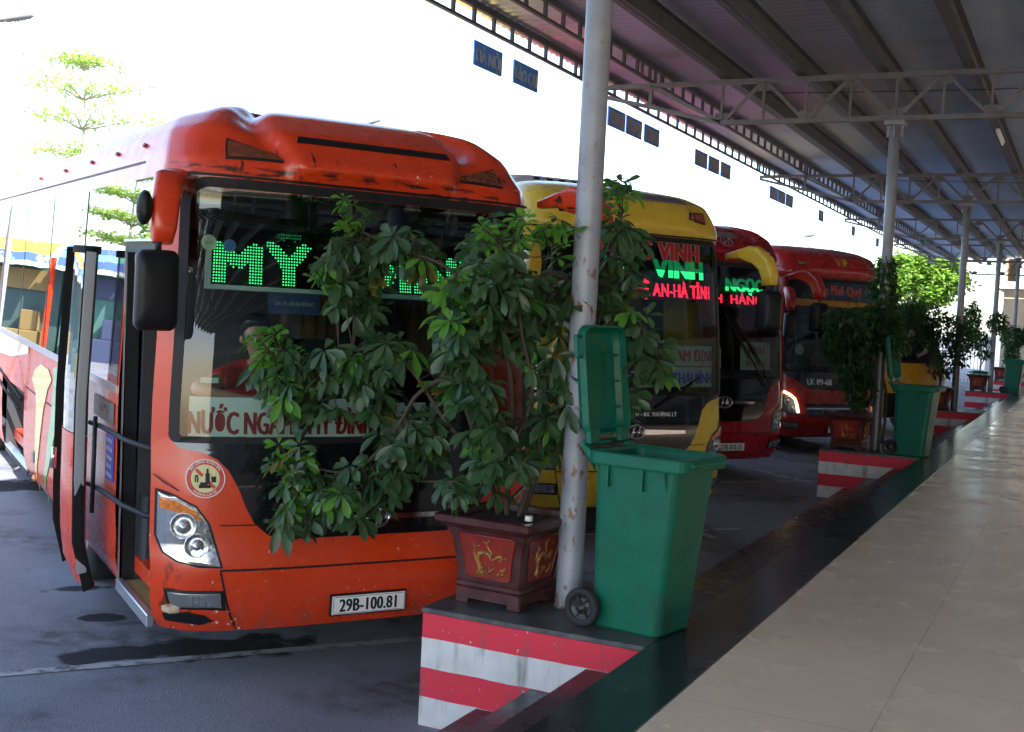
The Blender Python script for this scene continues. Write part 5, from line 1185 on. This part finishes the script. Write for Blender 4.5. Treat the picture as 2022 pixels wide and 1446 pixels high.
# ------------------------------------------------------------------ trees, lamps, buildings beyond
M_tree = leaf_mat('sunny_tree_leaf', (.09, .19, .03), (.17, .29, .05), (.42, .66, .10), .5)
M_pale = leaf_mat('pale_tree_leaf', (.24, .36, .08), (.34, .46, .13), (.6, .8, .2), .5)
M_trunk = mat('tree_bark', (.16, .12, .09), .85, noise=((.08, .06, .05), 8, .4, .6))
def tree(x, y, zc, R_, lab, seed, n=9000, L=.22, tiers=None, z0=-.6):
    r = empty('tree', (x, y, z0)); tag(r, lab, 'tree', 'trees beyond the buses'); rd = random.Random(seed); q = MB(); t = MB(); H = zc-z0
    if tiers:
        t.tube([(0, 0, 0), (.05, 0, H*.5), (0, .05, H*1.15)], [.13, .09, .02], 8)
        cl = []
        for (h, rad, dx) in tiers:
            for a in range(9):
                an = a*2*math.pi/9+rd.uniform(-.25, .25); rr = rad*rd.uniform(.6, 1); e = Vector((dx+rr*math.cos(an), rr*math.sin(an), h+.12*rr))
                t.tube([(0, 0, h-.15), tuple(e*.5+Vector((0, 0, h*.5))), tuple(e)], [.03, .018, .006], 5)
                for j in range(12): p = Vector((0, 0, h)).lerp(e, rd.uniform(.35, 1.05)); cl.append((p.x+rd.gauss(0, .18), p.y+rd.gauss(0, .18), p.z+rd.gauss(.05, .05), .22, .07))
    else:
        t.tube([(0, 0, 0), (.1, 0, H*.4), (0, 0, H*.8)], [.22, .16, .06], 8); cl = []
        for i in range(46):
            a, b = rd.uniform(0, 6.28), rd.uniform(-.8, 1); rr = R_*rd.uniform(.45, .95); p = Vector((rr*math.cos(a)*math.cos(b), rr*math.sin(a)*math.cos(b), H+rr*.8*math.sin(b))); cl.append((*p, R_*.22, R_*.16))
            t.tube([(0, 0, H*.6), tuple(p*.5+Vector((0, 0, H*.4))), tuple(p)], [.06, .03, .01], 5)
    k = n//len(cl)
    for (cx, cy, cz, rx, rz) in cl:
        for i in range(k):
            p = Vector((cx+rd.gauss(0, rx*.6), cy+rd.gauss(0, rx*.6), cz+rd.gauss(0, rz*.6))); d = Vector((rd.gauss(0, 1), rd.gauss(0, 1), rd.gauss(-.2, .5))).normalized(); xx = d.cross(Vector((rd.gauss(0, .4), rd.gauss(0, .4), 1))).normalized(); l_ = L*rd.uniform(.6, 1.3)
            q.add([p, p+d*l_*.5-xx*l_*.3, p+d*l_, p+d*l_*.5+xx*l_*.3], [(0, 1, 2, 3)])
    t.build('trunk', mat('pale_bark', (.45, .42, .38), .8) if tiers else M_trunk, r); q.build('crown', M_pale if tiers else M_tree, r); return r
tree(-21.8, 20.8, 5.6, 2, 'feathery tree with tiered branches behind the orange coach roof', 21, 5000, .12, tiers=[(4.7, 1.6, .1), (5.4, 1.5, .2), (6.2, 1.8, .3), (6.9, 1.5, .1), (7.6, .7, 0)])
tree(-8.2, 66, 4.4, 2.3, 'round sunlit yellow-green tree beyond the far end of the canopy', 22, 15000, .30)
tree(-13.2, 58, 3.2, 3.0, 'low bright tree showing behind the scarlet coach', 23, 8000, .30)
tree(-38.5, 19.3, 5.5, 2, 'feathery tiered tree across the yard behind the kiosks', 51, 6500, .16, tiers=[(3.9, 1.9, 0), (4.6, 1.9, .1), (5.4, 1.8, .2), (6.2, 1.6, .1), (7.0, 1.2, 0)])
for i, (x, y, z) in enumerate(((-44, 4, 9), (-46, 19, 8), (-43, 9, 11), (-42, 13, 9))): tree(x, y, z-3, 2.6, ('bushy tree across the yard behind the kiosks', 'lower tree across the yard right of the bushy one', 'tallest tree across the yard', 'farthest tree across the yard')[i], 30+i, 5000, .35, z0=0)
M_lamp = mat('lamp_pole_paint', (.55, .56, .58), .5)
def street_lamp(x, y, z, ax, lab, tilt=.12, pole=1.6):
    r = empty('street_lamp', (x, y, -.3)); tag(r, lab, 'street lamp', 'street lamps in the yard'); H = z+.3; q = MB()
    d = Vector((math.cos(ax), math.sin(ax), 0))
    e = d*pole
    q.tube([tuple(-d*0+Vector((-e.x, -e.y, 0))), (-e.x, -e.y, H-.9), (-e.x*.9, -e.y*.9, H-.4), (-e.x*.5, -e.y*.5, H-.12), (0, 0, H)], [.06, .04, .03, .025, .022], 8); q.build('pole', M_lamp, r)
    q = MB(); x_ = Vector((-d.y, d.x, 0)); rg = []
    for t, w_, h_ in ((0, .03, .03), (.05, .07, .04), (.2, .12, .06), (.4, .13, .06), (.55, .08, .04), (.6, .02, .01)):
        c = Vector((0, 0, H))+d*t+Vector((0, 0, tilt*t)); rg.append([c+x_*(w_*math.cos(a))+Vector((0, 0, h_*math.sin(a))) for a in [2*math.pi*j/10 for j in range(10)]])
    q.rings(rg, smooth=True); q.build('lamp_head', mat('lamp_head_grey', (.10, .11, .12), .4), r)
    q = MB(); c = Vector((0, 0, H-.045))
    for j in range(3): 
        for s in (-1, 1): p = c+d*(.15+.12*j)+x_*(.04*s)+Vector((0, 0, tilt*(.15+.12*j)-.02)); q.lathe([(.0, 0), (.035, 0), (.03, -.012), (0, -.014)][::-1], Matrix.Translation(p), 10)
    q.build('lamp_module', M_white, r)
street_lamp(-16.95, 14.2, 6.12, 1.0, 'street lamp head at the top left corner', .28)
street_lamp(-17.0, 25.35, 6.20, 1.0, 'small street lamp just above the orange coach roof', .3)
street_lamp(-10.0, 45.4, 5.1, 1.0, 'tiny far street lamp above the dark red coach', .1)
# cream building at the end of the platform
r = empty('cream_building', (-3.8, 62, -.4)); tag(r, 'cream rendered building with a ledge closing the far end of the platform', 'building')
M_cream = mat('cream_render', (.62, .52, .38), .8, noise=((.56, .46, .33), 1.2, .3, .7))
q = MB(); q.box(0, 30, 0, 12, 0, 4.35); q.box(0, .05, 0, 12, 4.7, 9.5); q.box(.75, 30, .0, 12, 4.7, 9.5); q.build('wall', M_cream, r)
q = MB(); q.box(-.35, 30, -.35, 12, 4.35, 4.7, bev=.02); q.build('ledge', mat('ledge_paint', (.6, .55, .48), .7), r)
q = MB()
for i in range(8): q.box(1.0+.01, 30, -.02, -.002, .9+.42*i, .93+.42*i)
for i in range(10): q.box(.9+3*i, .96+3*i, -.03, -.002, 4.72, 9.4)
q.build('wall_batten', mat('batten', (.42, .34, .25), .8), r)
q = MB(); q.box(1.2, 2.6, -.02, .02, 5.2, 7.4); q.build('window', M_gloss_black, r)
# gate and fence at the back
r = empty('white_fence', (-12, 52, -.35)); tag(r, 'white upright bar fence across the far end of the yard', 'fence')
q = MB()
for i in range(60): q.box(i*.14, i*.14+.03, 0, .03, 0, 1.7)
q.build('bars', M_white, r)
q = MB(); q.box(0, 8.4, -.01, .04, .2, .26); q.box(0, 8.4, -.01, .04, 1.55, 1.61); q.build('rail', M_white, r)
for i in range(4): q = MB(); q.box(i*2.8-.1, i*2.8+.1, -.1, .14, 0, 1.95, bev=.01); q.build('post', M_white, r)
# yard kiosks and an added, unseen station wall that the glass and floor reflect
kl = ['kiosk with a blue crate across the yard', 'kiosk with a yellow crate across the yard', 'kiosk with a teal crate across the yard', 'kiosk with an orange crate across the yard', 'kiosk with a navy crate across the yard']
kc = [(.05, .10, .32), (.55, .36, .06), (.12, .32, .28), (.5, .2, .07), (.04, .06, .18)]
M_aw = [mat('awning_white', (.60, .70, .68), .6), mat('awning_blue', (.07, .14, .45), .6, noise=((.5, .6, .62), 3, .58, .6)), mat('awning_yellow', (.7, .42, .06), .6, noise=((.08, .14, .4), 4, .62, .64)), mat('awning_teal', (.16, .42, .36), .6)]
for i in range(10):
    c = kc[i % 5]; r = empty('kiosk', (-32, -4+2.5*i, .0)); tag(r, kl[i % 5]+(' at its near end' if i < 5 else ' at its far end'), 'kiosk', 'kiosks across the yard')
    q = MB(); q.box(-2, 0, 0, 2.4, 0, 2.6); q.build('stall', mat('stall_wall_%d' % i, (.05, .10, .10) if i % 2 else (.08, .2, .18), .7), r)
    pr = [(-.5, 3.55), (.1, 3.35), (.5, 3.15), (.72, 2.95), (.82, 2.70), (.85, 2.58)]; pm = [M_aw[0], M_aw[i % 2+1], M_aw[2-i % 2+1], M_aw[1], M_aw[0]]; q = MB(); n = 10
    for a in range(5):
        q.mat(pm[a])
        q.rings([[(x, .06+2.28*j/n, z+.04*math.sin(j*1.7+i)*(a+k_)/5) for j in range(n+1)] for k_, (x, z) in enumerate(pr[a:a+2])], closed=False, caps=(False, False))
    q.build('awning', None, r)
    q = MB(); q.box(.0, .1, .4, 2.0, 1.9, 2.5); q.box(.0, .5, .3, 2.1, .0, .7, bev=.02); q.box(.0, .3, .5, 1.0, .7, 1.3, bev=.02); q.build('counter', mat('counter_%d' % i, tuple(.35*x+.04 for x in kc[(i+2) % 5]), .6), r)
    q = MB(); q.box(.5, .62, .0, .12, 0, 2.9); q.build('post', P_orange, r)

r = empty('added_hall_wall', (15.0, -14, 0)); tag(r, 'unseen dark glass hall wall added behind the platform for dark reflections', 'building')  # added out of view, tall and dark to keep sky out of windscreen reflections
q = MB(); q.box(0, .3, 0, 74, 3.2, 3.9); q.box(0, .3, 0, 74, 7.9, 8.6); q.box(-.02, .28, 0, 74, 0, .15)
for i in range(19): q.box(-.05, .28, 4*i, 4*i+.5, .15, 3.2); q.box(-.05, .28, 4*i, 4*i+.5, 3.9, 7.9)
q.build('wall', mat('hall_render', (.16, .15, .14), .8), r)
q = MB(); q.box(.02, .2, 0, 74, .15, 3.2); q.build('glazed_front', M_gloss_black, r)
q = MB(); q.box(.02, .2, 0, 74, 3.9, 7.9); q.build('upper_glazing', M_gloss_black, r)
